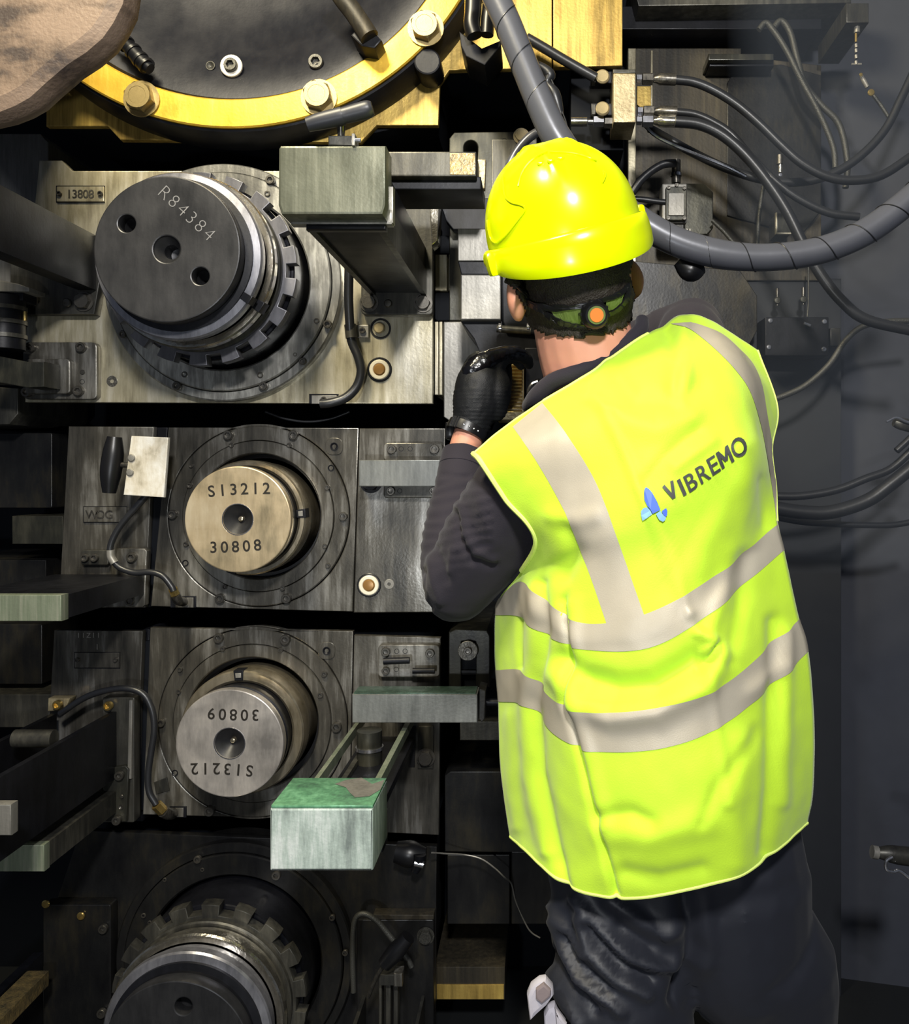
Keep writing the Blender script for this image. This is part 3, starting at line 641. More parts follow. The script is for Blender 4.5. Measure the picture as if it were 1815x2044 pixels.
for x, y, r, kd in ((737, 604, 15, 'hex'), (775, 606, 8, 'pin'), (845, 605, 15, 'hex')): bolt(t, x, y, 1.868, r, kd, M['bolt'])
plate('angle_rail', [(856, 372), (872, 372), (878, 395), (874, 480), (862, 490)], 1.85, .05, M['shine'], t)
t = thing('oily_crossbar', 'glossy oily crossbar sticking out right of the greenish box', 'bar', P(870, 375, 1.56))
plate('crossbar', rrect(772, 302, 951, 352), 1.54, .16, M['dark_steel'], t, bev=.003)
plate('crossbar_cap', rrect(898, 305, 949, 349), 1.5392, .003, M['tan_dim'], t, bev=.001)
plate('tan_shim', [(954, 318), (970, 318), (968, 376), (958, 376), (954, 350)], 1.62, .02, M['tan_metal'], t)
plate('under_rail', rrect(780, 352, 960, 378), 1.56, .12, M['black_steel'], t)

# ---------------------------------------------------------------- central column of parts right of the chocks
t = thing('slotted_plate', 'dull steel mounting plate with keyhole slot behind the oily crossbar', 'machine plate', P(960, 640, 1.95))
plate('plate_body', [(897, 276), (907, 264), (1072, 262), (1072, 640), (897, 640)], 1.95, .36, M['oily_plate'], t, [[(926, 330)] + [(940 - 14 * cos(radians(a)), 294 - 14 * sin(radians(a))) for a in range(0, 181, 15)] + [(954, 330)]])
bolt(t, 1007, 282, 1.95, 6, 'hole', M['black_steel']); bolt(t, 1041, 272, 1.93, 13, 'hex', M['tan_metal'])
plate('plate_step', rrect(982, 278, 1072, 600), 1.935, .014, M['dark_steel'], t)
plate('black_lug', [(875, 395), (980, 395), (975, 458), (905, 458), (890, 440)], 1.90, .03, M['black_steel'], t)
o = plate('packing_block', rrect(914, 456, 1010, 521, 3), 1.72, .2, M['galv'])
tag(o, 'pale grey packing block left of the yellow hard hat rim', 'machine block')
t = thing('roller_stand', 'grey upright block with black hooded foot left of the worker face', 'machine block', P(960, 700, 1.72))
plate('upright', rrect(920, 548, 1000, 638, 1), 1.72, .2, M['galv'], t)
plate('upright_cap', [(914, 521), (1000, 521), (1000, 548), (921, 548)], 1.725, .19, M['black_steel'], t)
plate('hood', [(919, 640), (1072, 640), (1072, 702), (958, 705), (946, 676)], 1.74, .19, M['black_steel'], t)
plate('flange', [(1000, 520), (1072, 520), (1072, 668), (1010, 662), (1002, 642)], 1.73, .2, M['black_steel'], t, bev=.004)
tube('lock_pin', [P(992, 656, 1.70), P(1060, 661, 1.70)], .0075, M['dark_steel'], t, 14, smooth=False)
for x in (996, 1052): tube('pin_collar', [P(x, 655, 1.70), P(x + 5, 655, 1.70)], .0095, M['chrome'], t, 14, smooth=False)
t = thing('slide_column', 'pale upright slide column with brassy strips between chock and worker', 'machine column', P(920, 850, 1.93))
plate('column_plate', [(886, 642), (960, 642), (960, 845), (905, 845), (886, 832)], 1.92, .38, M['galv'], t)
for x0, y0, x1, y1 in ((869, 508, 892, 580), (896, 508, 918, 580), (868, 642, 875, 788), (877, 642, 883, 788)):
    plate('brass_strip', rrect(x0, y0, x1, y1), 1.96, .3, M['bright_steel'], t, bev=.001)
plate('black_recess', rrect(868, 583, 920, 640, 6), 1.97, .3, M['void_shade'], t)
plate('black_recess', rrect(868, 470, 916, 506, 6), 1.97, .3, M['void_shade'], t)
t = thing('ribbed_gauge', 'brassy ribbed block the gloved hand holds at', 'machine block', P(1022, 838, 1.62))
vs, fs = [], []
plate('gauge_body', [(1006, 716), (1040, 716), (1046, 724), (1047, 838), (992, 838), (1002, 812), (1010, 770)], 1.62, .11, M['tan_metal'], t)
for q in range(14):
    y = 728 + q * 7
    plate('rib', rrect(1014 - max(0, (y - 770)) * .14, y, 1042, y + 3.4), 1.616, .006, M['brass'], t, bev=.0006)
plate('gauge_frame', [(1048, 694), (1085, 694), (1085, 850), (1048, 850)], 1.64, .1, M['black_steel'], t)
tube('frame_hook', hosepts([(1074, 762), (1062, 768), (1056, 782), (1060, 796)], 1.62), .004, M['chrome'], t, 8)

# ---------------------------------------------------------------- guide bars at the middle and lower right
t = thing('guide_bar', 'plain grey guide bar across the middle chock, running behind the sleeve', 'bar', P(800, 990, 1.85))
plate('bar', rrect(716, 918, 900, 971), 1.83, .045, M['grey_bar'], t)
plate('upper_mount', rrect(766, 884, 884, 920, 8), 1.878, .02, M['mid_steel'], t); plate('lower_mount', rrect(766, 968, 884, 994, 6), 1.878, .02, M['dark_steel'], t)
plate('bar_stem', rrect(776, 920, 870, 970), 1.874, .024, M['black_steel'], t)
for x, y, r in ((783, 897, 9.5), (868, 897, 9.5), (781, 980, 8.5), (866, 980, 8.5)): bolt(t, x, y, 1.878, r)
for x, y, r in ((801, 896, 5), (819, 896, 5), (798, 980, 5)): bolt(t, x, y, 1.878, r, 'hole', M['black_steel'])
t = thing('guide_bar', 'grey guide bar with oily green top over the bright green bar', 'bar', P(830, 1450, 1.8))
plate('bar', rrect(703, 1386, 953, 1443), 1.72, .06, M['grey_bar'], t)
plate('bar_top', rrect(706, 1383, 950, 1386.5), 1.723, .054, M['green_dark'], t, bev=.001)
A = P(770, 1392, 1.76); Bq = P(880, 1400, 1.76)
obox('stem_rail', (P(752, 0, 1.76).x, 1.75, A.z - .012), (P(800, 0, 1.76).x, 1.862, A.z - .002), M['green_dark'], t)
obox('stem_rail', (P(822, 0, 1.76).x, 1.75, A.z - .012), (P(868, 0, 1.76).x, 1.862, A.z - .002), M['mid_steel'], t)
plate('mount_plate', rrect(755, 1287, 878, 1352, 8), 1.876, .022, M['mid_steel'], t)
for x, y, r in ((771, 1300, 9), (859, 1303, 9), (771, 1338, 8)): bolt(t, x, y, 1.876, r)
for x, y, r in ((792, 1300, 5), (809, 1300, 5), (791, 1336, 5)): bolt(t, x, y, 1.876, r, 'hole', M['black_steel'])
tube('pin', [P(766, 1320, 1.85), P(818, 1318, 1.85)], .0075, M['black_steel'], t, 12, smooth=False)
tube('pin', [P(824, 1339, 1.85), P(868, 1339, 1.85)], .0065, M['black_steel'], t, 12, smooth=False)
plate('end_cap', [(956, 1374), (970, 1378), (968, 1436), (962, 1442), (956, 1436)], 1.74, .06, M['dark_steel'], t)
tube('cross_shaft', [P(970, 1402, 1.77), P(1010, 1402, 1.77)], .008, M['black_steel'], t, 12, smooth=False)

t = thing('green_channel_bar', 'bright green-stained square bar end jutting out nearest, lower centre', 'bar', P(640, 1740, 1.35))
D0 = 1.33; D1 = 1.452
plate('bar_end', rrect(539, 1614, 745, 1738, 2), D0, D1 - D0, M['green_bar'], t, bev=.003)
k = D0 / F
a = P(541, 1611, D0); b = P(744, 1614, D0)
obox('bar_top', (a.x, D0 + .001, b.z + .0005), (b.x, D1 - .001, b.z + .0045), M['green_top'], t, .001)
puddle = [(690, 0), (720, .3), (742, .1), (744, .55), (728, .85), (700, .9), (684, .7), (668, .45), (640, .3), (660, .1)]
vs = [(P(x, 0, D0).x, D1 - .002 - (D1 - D0) * f * .8, b.z + .0052) for x, f in puddle]
link('oil_patch', mesh(vs, [tuple(range(len(vs)))], 'oil'), M['galv'], t, None)
obox('channel_web', (a.x + .032, D1, b.z - .02), (a.x + .040, 1.868, b.z - .001), M['green_grey'], t, .0015)
obox('channel_web', (b.x - .022, D1, b.z - .02), (b.x - .012, 1.868, b.z - .001), M['green_grey'], t, .0015)
obox('channel_floor', (a.x + .036, D1 - .01, b.z - .07), (b.x - .014, 1.868, b.z - .055), M['black_steel'], t, .001)
obox('channel_ridge', ((a.x + b.x) / 2 - .03, D1, b.z - .057), ((a.x + b.x) / 2 - .02, 1.868, b.z - .045), M['dark_steel'], t, .001)
tube('roller_boss', [Vector(((a.x + b.x) / 2, 1.70, b.z - .055)), Vector(((a.x + b.x) / 2, 1.70, b.z + .01))], .025, M['oily_plate'], t, 24, smooth=False)
tube('boss_ring', [Vector(((a.x + b.x) / 2, 1.70, b.z - .028)), Vector(((a.x + b.x) / 2, 1.70, b.z - .022))], .028, M['chrome'], t, 24, smooth=False)
plate('side_tab', rrect(748, 1636, 764, 1690), 1.45, .05, M['galv'], t); plate('side_tab', rrect(744, 1690, 764, 1702), 1.45, .05, M['black_steel'], t)

t = thing('knob_plate', 'dark plate with round knob in a slot, left of the vest side', 'machine plate', P(935, 1370, 1.9))
plate('plate_body', [(896, 1262), (910, 1256), (972, 1258), (978, 1270), (978, 1372), (896, 1372)], 1.90, .42, M['oily_plate'], t, [rrect(921, 1280, 950, 1372.5, 3)])
bolt(t, 934, 1299, 1.885, 20, 'flush', M['mid_steel'], name='round_knob'); bolt(t, 934, 1299, 1.88, 8, 'socket')
plate('slot_back', rrect(918, 1276, 954, 1375), 1.915, .02, M['void_shade'], t)
plate('side_lug', rrect(908, 1338, 962, 1348), 1.905, .02, M['black_steel'], t)
o = plate('slide_block', rrect(918, 1440, 1010, 1478), 1.92, .39, M['dark_steel']); tag(o, 'dark grey slide block under the guide bar end by vest', 'machine block')
o = plate('cover_box', [(888, 1548), (900, 1540), (1075, 1540), (1075, 1702), (888, 1700)], 1.95, .36, M['bottom_steel']); tag(o, 'large dark cover plate beside the lower vest hem', 'machine plate')
o = plate('cover_box', rrect(893, 1706, 1018, 1845, 2), 1.98, .33, M['bottom_steel']); tag(o, 'dark cover plate under the pale thin wire', 'machine plate')
o = plate('cover_box', rrect(1021, 1700, 1120, 1845, 2), 1.97, .33, M['bottom_steel']); tag(o, 'narrow dark cover plate just below the vest hem corner', 'machine plate')
t = thing('stained_beam', 'low steel beam with ochre stain left of the trousers', 'beam', P(940, 1996, 2.0))
plate('beam_face', rrect(868, 1930, 1008, 1996), 2.0, .31, M['house'], t)
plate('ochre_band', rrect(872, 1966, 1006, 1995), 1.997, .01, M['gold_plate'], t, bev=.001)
o = tube('thin_wire', hosepts([(862, 1702, 1.84), (890, 1704, 1.87), (925, 1706, 1.9), (960, 1714, 1.9), (988, 1733, 1.9), (1008, 1752, 1.9), (1021, 1764, 1.95), (1030, 1800, 1.97), (1050, 1845, 1.97), (1062, 1862, 1.97), (1078, 1872, 1.97)], 1.9), .0018, M['galv'], None, 8)
tag(o, 'pale thin wire looping below the dark cover plate', 'wire')
t = thing('drain_valve', 'black lumpy valve at the wire end under the lower chock', 'valve', P(835, 1745, 1.9))
tube('valve_body', hosepts([(790, 1700), (820, 1705), (850, 1708)], 1.86), [.022, .028, .018], M['black_plastic'], t, 16)
tube('valve_spout', hosepts([(838, 1705), (836, 1722), (828, 1740)], 1.84), [.014, .012, .009], M['black_steel'], t, 12)
tube('valve_ring', [P(828, 1722, 1.835), P(846, 1726, 1.835)], .008, M['chrome'], t, 12, smooth=False)

t = thing('lever_clamp', 'black lever handle clamp low in front of the bottom chock', 'clamp', P(775, 2120, 1.8))
tube('lever_grip', hosepts([(768, 1925), (790, 1900), (815, 1870)], 1.72), [.015, .0185, .015], M['black_plastic'], t, 20)
tube('lever_rod', hosepts([(768, 1925, 1.72), (752, 1950, 1.73), (735, 1990, 1.75)], 1.72), .0045, M['bolt'], t, 10)
plate('clamp_jaw', rrect(756, 1946, 800, 1968), 1.74, .05, M['dark_steel'], t); plate('clamp_nut', rrect(786, 1944, 803, 1970), 1.73, .03, M['mid_steel'], t)
for x0, x1 in ((756, 762), (770, 780), (786, 794)): plate('clamp_leg', rrect(x0, 1966, x1, 2110), 1.76, .03, M['dark_steel'], t)
o = tube('looped_hose', hosepts([(706, 1980), (704, 1900), (708, 1840), (724, 1824), (750, 1836), (778, 1868), (800, 1896), (814, 1915), (822, 1930)], 1.80), .006, M['hose_braid'], None, 10)
tag(o, 'thin braided hose looping over the black lever clamp', 'hose')
t = thing('lower_bracket', 'dark channel bracket on the bottom chock right of the roll', 'bracket', P(800, 2140, 1.88))
plate('bracket_plate', rrect(712, 1836, 866, 2130, 4), 1.872, .027, M['bottom_steel'], t)
plate('ochre_edge', rrect(745, 1826, 866, 1836), 1.87, .03, M['house'], t); bolt(t, 850, 1868, 1.87, 14, 'hex', M['dark_steel'])
A = P(735, 1990, 1.80); Bq = P(850, 1940, 1.80)
obox('bracket_web', (P(724, 0, 1.87).x, 1.45, .04), (P(731, 0, 1.87).x, 1.872, A.z - .04), M['dark_steel'], t)
obox('bracket_web', (P(842, 0, 1.87).x, 1.45, .04), (P(848, 0, 1.87).x, 1.872, A.z - .04), M['dark_steel'], t)

# ---------------------------------------------------------------- hydraulic manifold and right housing
t = thing('mill_housing', 'tall brown-grey mill housing wall plate behind the hoses', 'machine housing', P(1450, 2000, 2.25))
plate('housing_plate', [(1256, 96), (1480, 96), (1480, 112), (1640, 130), (1640, 560), (1256, 560)], 2.18, .12, M['house'], t)
plate('black_top_bar', rrect(1242, 12, 1640, 58), 2.12, .2, M['black_steel'], t)
plate('top_ledge', [(1262, -40), (1275, 12), (1700, 6), (1700, -60), (1262, -60)], 2.05, .25, M['dark_steel'], t)
plate('edge_rail', [(1254, 96), (1270, 96), (1270, 700), (1254, 700)], 2.15, .04, M['bright_steel'], t)
plate('weld_seam', rrect(1299, 100, 1304, 230), 2.176, .006, M['bright_steel'], t, bev=.002)
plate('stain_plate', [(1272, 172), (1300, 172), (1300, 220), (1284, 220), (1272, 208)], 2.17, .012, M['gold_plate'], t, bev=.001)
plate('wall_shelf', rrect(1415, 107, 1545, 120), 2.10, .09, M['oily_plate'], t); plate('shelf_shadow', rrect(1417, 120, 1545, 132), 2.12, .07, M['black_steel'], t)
plate('dark_cut', [(1452, 165), (1470, 134), (1560, 128), (1640, 150), (1640, 420), (1600, 470), (1452, 430)], 2.174, .02, M['bottom_steel'], t)
plate('lower_cover', [(1256, 520), (1478, 540), (1512, 590), (1512, 660), (1490, 700), (1256, 700)], 2.12, .06, M['bottom_steel'], t)
plate('floor_casting', rrect(1130, 556, 1680, 2110), 2.19, .11, M['wall_dark'], t)
t = thing('hydraulic_manifold', 'tan textured manifold block feeding three black hoses', 'manifold', P(1247, 245, 1.9))
plate('block', rrect(1225, 146, 1269, 244), 1.84, .10, M['tan_metal'], t); plate('block_lid', rrect(1224, 138, 1270, 146), 1.845, .095, M['dark_steel'], t)
plate('back_mount', [(1140, 132), (1245, 132), (1245, 300), (1140, 300)], 1.95, .36, M['void_shade'], t)
for y in (154, 218):
    bolt(t, 1203, y, 1.86, 14, 'pin', M['tan_metal'], name='round_plug'); plate('plug_tail', rrect(1182, y - 10, 1189, y + 10), 1.865, .02, M['dark_steel'], t, bev=.001)
    plate('plug_back', rrect(1180, y - 12, 1222, y + 12), 1.885, .03, M['black_steel'], t)
def fitting(t, x, y, kind):
    tube('hex_adapter', [P(x, y, 1.87), P(x + 10, y, 1.87)], .0098, M['chrome'], t, 6, smooth=False, angle=20)
    tube('swivel_nut', [P(x + 12, y + 1, 1.87), P(x + 32, y + 1, 1.87)], .0135, M['chrome'] if kind else M['bolt'], t, 6, smooth=False, angle=20)
    tube('crimp_ferrule', [P(x + 32, y + 1, 1.87), P(x + 40, y + 1, 1.87), P(x + 46, y + 1, 1.87), P(x + 78, y + 2, 1.87)], [.007, .009, .0125, .0125], M['shine'] if kind else M['bolt'], t, 16, smooth=False)
fitting(t, 1271, 157, 0); fitting(t, 1273, 222, 0); fitting(t, 1271, 241, 1)
tube('left_fitting', [P(1140, 243, 1.88), P(1172, 243, 1.88)], .010, M['shine'], t, 14, smooth=False)
tube('left_fitting', [P(1174, 243, 1.88), P(1184, 243, 1.88)], .006, M['chrome'], t, 14, smooth=False)
tube('left_nut', [P(1185, 242, 1.88), P(1205, 242, 1.88)], .0125, M['chrome'], t, 6, smooth=False, angle=20)
tube('left_nut', [P(1207, 245, 1.88), P(1222, 245, 1.88)], .0125, M['bolt'], t, 6, smooth=False, angle=20)
def hose(name, label, pts, d, rpx, mat='hose', cat='hose', seg=14):
    o = tube(name, hosepts(pts, d), rpx * d / F, M[mat], None, seg); tag(o, label, cat); return o
hose('hydraulic_hose', 'black hose leaving the top of the tan manifold block', [(1345, 159), (1385, 164), (1425, 180), (1470, 208), (1515, 246), (1560, 290), (1600, 325), (1650, 352), (1700, 360), (1760, 350), (1830, 305)], 1.87, 9)
hose('hydraulic_hose', 'black hose from the manifold middle port, behind the ferruled one', [(1350, 224), (1385, 228), (1420, 242), (1460, 268), (1505, 320), (1560, 372), (1610, 405), (1660, 426), (1715, 433)], 1.90, 8)
hose('hydraulic_hose', 'black hose with bright crimped ferrule from the lowest manifold port', [(1348, 243), (1395, 248), (1440, 268), (1485, 306), (1530, 360), (1570, 420), (1605, 490), (1640, 550), (1680, 600), (1730, 638), (1830, 662)], 1.84, 11)
hose('hydraulic_hose', 'black hose sagging in a wide loop up the right edge', [(1296, 256), (1335, 278), (1390, 308), (1450, 336), (1520, 358), (1590, 364), (1650, 352), (1710, 318), (1765, 262), (1800, 195), (1835, 120)], 1.95, 8.5)
hose('thin_tube', 'thin shiny tube under the manifold hoses', [(1284, 248), (1310, 272), (1350, 292), (1400, 312), (1450, 332), (1490, 352)], 1.92, 3.5, 'chrome', 'tube', 8)
hose('braided_cable', 'braided cable hanging from upper wall, straight-running one', [(1515, 60), (1528, 46), (1542, 58), (1570, 100), (1600, 160), (1630, 215), (1652, 262), (1665, 300), (1668, 335)], 2.05, 6, 'hose_braid', 'cable', 10)
hose('braided_cable', 'braided cable hanging from upper wall, thicker one bulging right', [(1545, 55), (1560, 42), (1578, 66), (1592, 120), (1608, 170), (1640, 210), (1670, 240), (1684, 275), (1692, 330), (1688, 375)], 2.09, 6.5, 'hose_braid', 'cable', 10)
hose('armoured_cable', 'grey armoured cable curving into the right edge by the junction cover', [(1830, 640), (1770, 642), (1722, 652), (1688, 680), (1655, 728), (1610, 768), (1570, 788), (1535, 800)], 2.0, 6, 'hose_braid', 'cable', 10)
hose('rubber_hose', 'black rubber hose right of the vest at logo height, upper run', [(1535, 990), (1600, 990), (1670, 978), (1730, 955), (1780, 935), (1830, 890)], 1.95, 8)
hose('rubber_hose', 'thick black rubber hose right of the vest, lower run', [(1535, 1012), (1600, 1022), (1660, 1022), (1730, 1000), (1780, 965), (1830, 925)], 1.9, 14)
hose('rubber_hose', 'slim black rubber hose right of the vest, lowest run', [(1535, 1030), (1600, 1042), (1660, 1046), (1720, 1048), (1780, 1048), (1830, 1040)], 1.95, 6)
hose('elbow_hose', 'black elbow hose feeding the limit switch', [(1350, 326), (1325, 328), (1300, 342), (1278, 362), (1262, 385)], 2.0, 8)
hose('signal_cable', 'black cable crossing behind the helmet to the limit switch', [(1240, 396), (1280, 398), (1310, 402), (1330, 404)], 2.03, 6)
hose('signal_cable', 'grey cable leaving the limit switch down to the thick hose', [(1422, 440), (1445, 462), (1465, 485), (1480, 500)], 2.05, 4, 'hose_braid', 'cable')
hose('signal_cable', 'braided drop cable below the sagging hoses', [(1524, 372), (1518, 410), (1514, 450), (1512, 492)], 2.1, 4, 'hose_braid', 'cable')
hose('bent_hose', 'small grey hose bending down behind the hard hat crown', [(1085, 258), (1060, 272), (1040, 292), (1025, 315), (1012, 345), (1005, 380)], 1.86, 9, 'hose_wrap')
hose('lever_rod', 'black rod slanting behind the thick wrapped hose to manifold', [(1052, 76), (1090, 98), (1130, 122), (1190, 156)], 1.86, 10, 'hose', 'rod')

t = thing('wrapped_hose', 'thick spiral-wrapped grey hose passing behind the yellow hard hat', 'hose', P(1130, 300, 1.6))
ctr = [(965, -70), (988, -10), (1015, 50), (1045, 125), (1078, 205), (1112, 275), (1160, 340), (1215, 395), (1280, 443), (1350, 482), (1430, 506), (1510, 514), (1590, 509), (1660, 493), (1730, 462), (1790, 420), (1850, 370)]
pp = hosepts(ctr, 1.60)
tube('hose_body', pp, [.0255, .0258, .026, .026, .027, .028] + [.027] * 5 + [.0255] * 6, M['hose_wrap'], t, 28, 8)
cp = catmull(pp, 40); hel = []; acc = 0
for i in range(1, len(cp) - 1):
    p = Vector(cp[i]); tg = (Vector(cp[i + 1]) - Vector(cp[i - 1])).normalized(); acc += (Vector(cp[i]) - Vector(cp[i - 1])).length
    up = Vector((0, 1, 0)); up = (up - tg * up.dot(tg)).normalized(); s = tg.cross(up); a = acc / .075 * 2 * pi
    hel.append(p + (up * cos(a) + s * sin(a)) * .0262)
tube('wrap_seam', hel, .0011, M['hose'], t, 6, 1, smooth=False)

tube('hose_saddle', hosepts([(1356, 520), (1378, 540), (1400, 530)], 1.63), [.014, .022, .016], M['black_plastic'], t, 12)

t = thing('limit_switch', 'grey limit switch box with ribbed cover on the housing plate', 'switch', P(1360, 470, 2.1))
plate('back_plate', [(1372, 366), (1405, 366), (1424, 384), (1424, 455), (1412, 468), (1340, 468), (1340, 366)], 2.08, .09, M['oily_plate'], t)
plate('switch_body', rrect(1322, 366, 1372, 445, 3), 2.03, .05, M['galv'], t, bev=.003); plate('switch_cover', rrect(1329, 372, 1371, 440, 5), 2.02, .012, M['oily_plate'], t, bev=.002)
plate('cover_panel', rrect(1335, 385, 1366, 430, 2), 2.016, .006, M['galv'], t, bev=.001)
for x, y in ((1335, 375), (1366, 376), (1334, 436), (1366, 436), (1351, 370)): bolt(t, x, y, 2.02, 4, 'socket')
tube('cable_gland', [P(1350, 320, 2.05), P(1350, 366, 2.05)], .011, M['bolt'], t, 12, smooth=False); tube('gland_ring', [P(1350, 346, 2.05), P(1350, 352, 2.05)], .0135, M['chrome'], t, 12, smooth=False)
plate('rocker', rrect(1320, 445, 1366, 470, 3), 2.04, .05, M['dark_steel'], t)
for x in (1370, 1376): plate('clip_tooth', rrect(x, 456, x + 4, 470), 2.03, .02, M['galv'], t, bev=.001)

t = thing('junction_cover', 'dim square junction cover with corner screws right of the shoulder', 'cover', P(1590, 712, 2.1))
plate('cover_plate', rrect(1528, 633, 1655, 710, 2), 2.10, .08, M['black_steel'], t)
for x, y in ((1538, 640), (1646, 642), (1535, 693), (1645, 697)): bolt(t, x, y, 2.10, 5, 'pin', M['chrome'])
tube('bright_peg', [P(1605, 645, 2.09), P(1618, 650, 2.09)], .004, M['chrome'], t, 10, smooth=False)
tube('feed_pipe', hosepts([(1614, 530), (1614, 600), (1612, 632)], 2.12), .0022, M['hose_braid'], t, 8)
for x, y in ((1552, 600), (1604, 598)):
    tube('pipe_union', [P(x, y - 24, 2.12), P(x, y + 10, 2.12)], .0045, M['bolt'], t, 10, smooth=False); bolt(t, x, y, 2.115, 7, 'pin', M['oily_plate'], name='union_nut')
plate('side_lug', rrect(1658, 655, 1678, 690), 2.14, .045, M['dark_steel'], t)
t = thing('grease_line', 'grease fitting chain with brass ball hanging from bracket top right', 'fitting', P(1710, 190, 1.95))
plate('bracket', rrect(1690, 6, 1735, 45), 1.95, .2, M['dark_steel'], t)
tube('upper_stub', [P(1711, 45, 1.97), P(1711, 66, 1.97)], .007, M['galv'], t, 12, smooth=False)
tube('brass_stub', [P(1709, 67, 1.97), P(1709, 84, 1.97)], .003, M['brass'], t, 8, smooth=False)
for y in (88, 98, 110, 122): tube('link', [P(1709, y, 1.97), P(1710, y + 7, 1.97)], .0038, M['galv'], t, 10, smooth=False)
tube('clip_bar', [P(1700, 128, 1.97), P(1720, 128, 1.97)], .0025, M['galv'], t, 8, smooth=False)
tube('swivel', hosepts([(1718, 148), (1724, 160), (1732, 174)], 1.97), [.003, .0055, .005], M['galv'], t, 10)
bolt(t, 1739, 185, 1.96, 7, 'pin', M['brass'], name='brass_ball'); bolt(t, 1719, 149, 1.96, 3.5, 'pin', M['brass'], name='brass_ball')
tube('line_tail', hosepts([(1744, 190), (1760, 212), (1775, 235)], 1.98), .0045, M['hose_braid'], t, 8)
t = thing('inspection_tab', 'small bright-edged square tab among hoses at right', 'tab', P(1566, 468, 2.1))
plate('tab_plate', rrect(1551, 425, 1580, 466), 2.10, .07, M['oily_plate'], t); plate('tab_edge', rrect(1549, 424, 1552, 467), 2.097, .01, M['bright_steel'], t, bev=.0008); plate('tab_edge', rrect(1550, 464, 1580, 467), 2.097, .01, M['bright_steel'], t, bev=.0008)
t = thing('bright_nipple', 'shiny double-beaded nipple hanging on the right hoses', 'fitting', P(1558, 350, 1.9))
tube('nipple_top', [P(1557, 310, 1.88), P(1557, 328, 1.88)], .007, M['bolt'], t, 12, smooth=False)
tube('nipple_body', [P(1558, 328, 1.88), P(1558, 344, 1.88)], .0045, M['shine'], t, 12, smooth=False); bolt(t, 1558, 349, 1.878, 4, 'pin', M['chrome'], name='bead')
t = thing('hose_coupler', 'metal hose coupler poking in from the right edge, lower', 'coupler', P(1790, 1735, 1.7))
tube('coupler_body', hosepts([(1752, 1702), (1775, 1704), (1800, 1708), (1840, 1712)], 1.7), [.010, .016, .018, .018], M['dark_steel'], t, 18)
tube('coupler_cap', [P(1741, 1700, 1.7), P(1752, 1702, 1.7)], .013, M['galv'], t, 12, smooth=False)
tube('coupler_ring', hosepts([(1782, 1710), (1770, 1718), (1770, 1735), (1784, 1740), (1800, 1740), (1840, 1775)], 1.68), .0035, M['chrome'], t, 8)
t = thing('hose_coupler', 'metal hose coupler at the right edge above the rubber hoses', 'coupler', P(1800, 860, 1.9))
tube('coupler_body', hosepts([(1785, 842), (1800, 846), (1840, 856)], 1.9), [.010, .014, .014], M['dark_steel'], t, 16)
tube('coupler_ring', hosepts([(1770, 842), (1790, 834), (1810, 842), (1840, 850)], 1.88), .003, M['chrome'], t, 8)
tube('coupler_tail', hosepts([(1830, 862), (1812, 880), (1790, 900)], 1.9), .008, M['hose'], t, 10)
t = thing('dark_hanging_bracket', 'black pointed bracket with oily cable stub right of the brass ring', 'bracket', P(960, 130, 1.8))
plate('pointed_plate', [(917, 62), (962, 96), (1000, 80), (1000, 92), (968, 130), (930, 112), (920, 90)], 1.77, .1, M['black_steel'], t)
tube('cable_stub', hosepts([(945, -30), (944, 20), (942, 50), (948, 72)], 1.745), .017, M['black_plastic'], t, 14); tube('cable_stub', hosepts([(985, -30), (975, 30), (972, 70)], 1.75), .014, M['black_plastic'], t, 14)
t = thing('frayed_rope', 'frayed black oily rope end beside the thick wrapped hose', 'rope', P(1120, 235, 1.62))
tube('rope_core', hosepts([(1058, 122), (1084, 136), (1098, 150), (1092, 165), (1105, 185), (1112, 205), (1120, 230)], 1.625), [.006, .009, .011, .008, .012, .011, .006], M['hose'], t, 10)
for i in range(9):
    a = random.uniform(-.6, .9); L_ = random.uniform(18, 36); x, y = 1098 + i * 3, 150 + i * 9
    tube('frayed_strand', hosepts([(x, y), (x + L_ * sin(a) * .6, y + L_ * .5), (x + L_ * sin(a), y + L_)], 1.62), .0014, M['hose'], t, 5)
# oil mist hanging on the right of the mill
hz = bpy.data.materials.new('haze'); hz.use_nodes = True; nt = hz.node_tree; nt.nodes.clear()
out = nt.nodes.new('ShaderNodeOutputMaterial'); vol = nt.nodes.new('ShaderNodeVolumeScatter')
vol.inputs['Color'].default_value = (.60, .73, 1.0, 1); vol.inputs['Density'].default_value = .32; vol.inputs['Anisotropy'].default_value = .2
nt.links.new(vol.outputs[0], out.inputs['Volume'])
o = obox('haze', (.44, 1.64, 1.15), (1.05, 2.02, 3.2), hz, None, .001); o['kind'] = 'stuff'; o['label'] = 'thin grey oil mist on the right of the mill'
plain('rag_brown', srgb(128, 116, 116), .8, 0, .3, .3, 60)
# ---------------------------------------------------------------- the worker
person = thing('person', 'worker in yellow hard hat and high-visibility vest reaching into the machine, seen from behind', 'person', (.22, 1.30, 0))

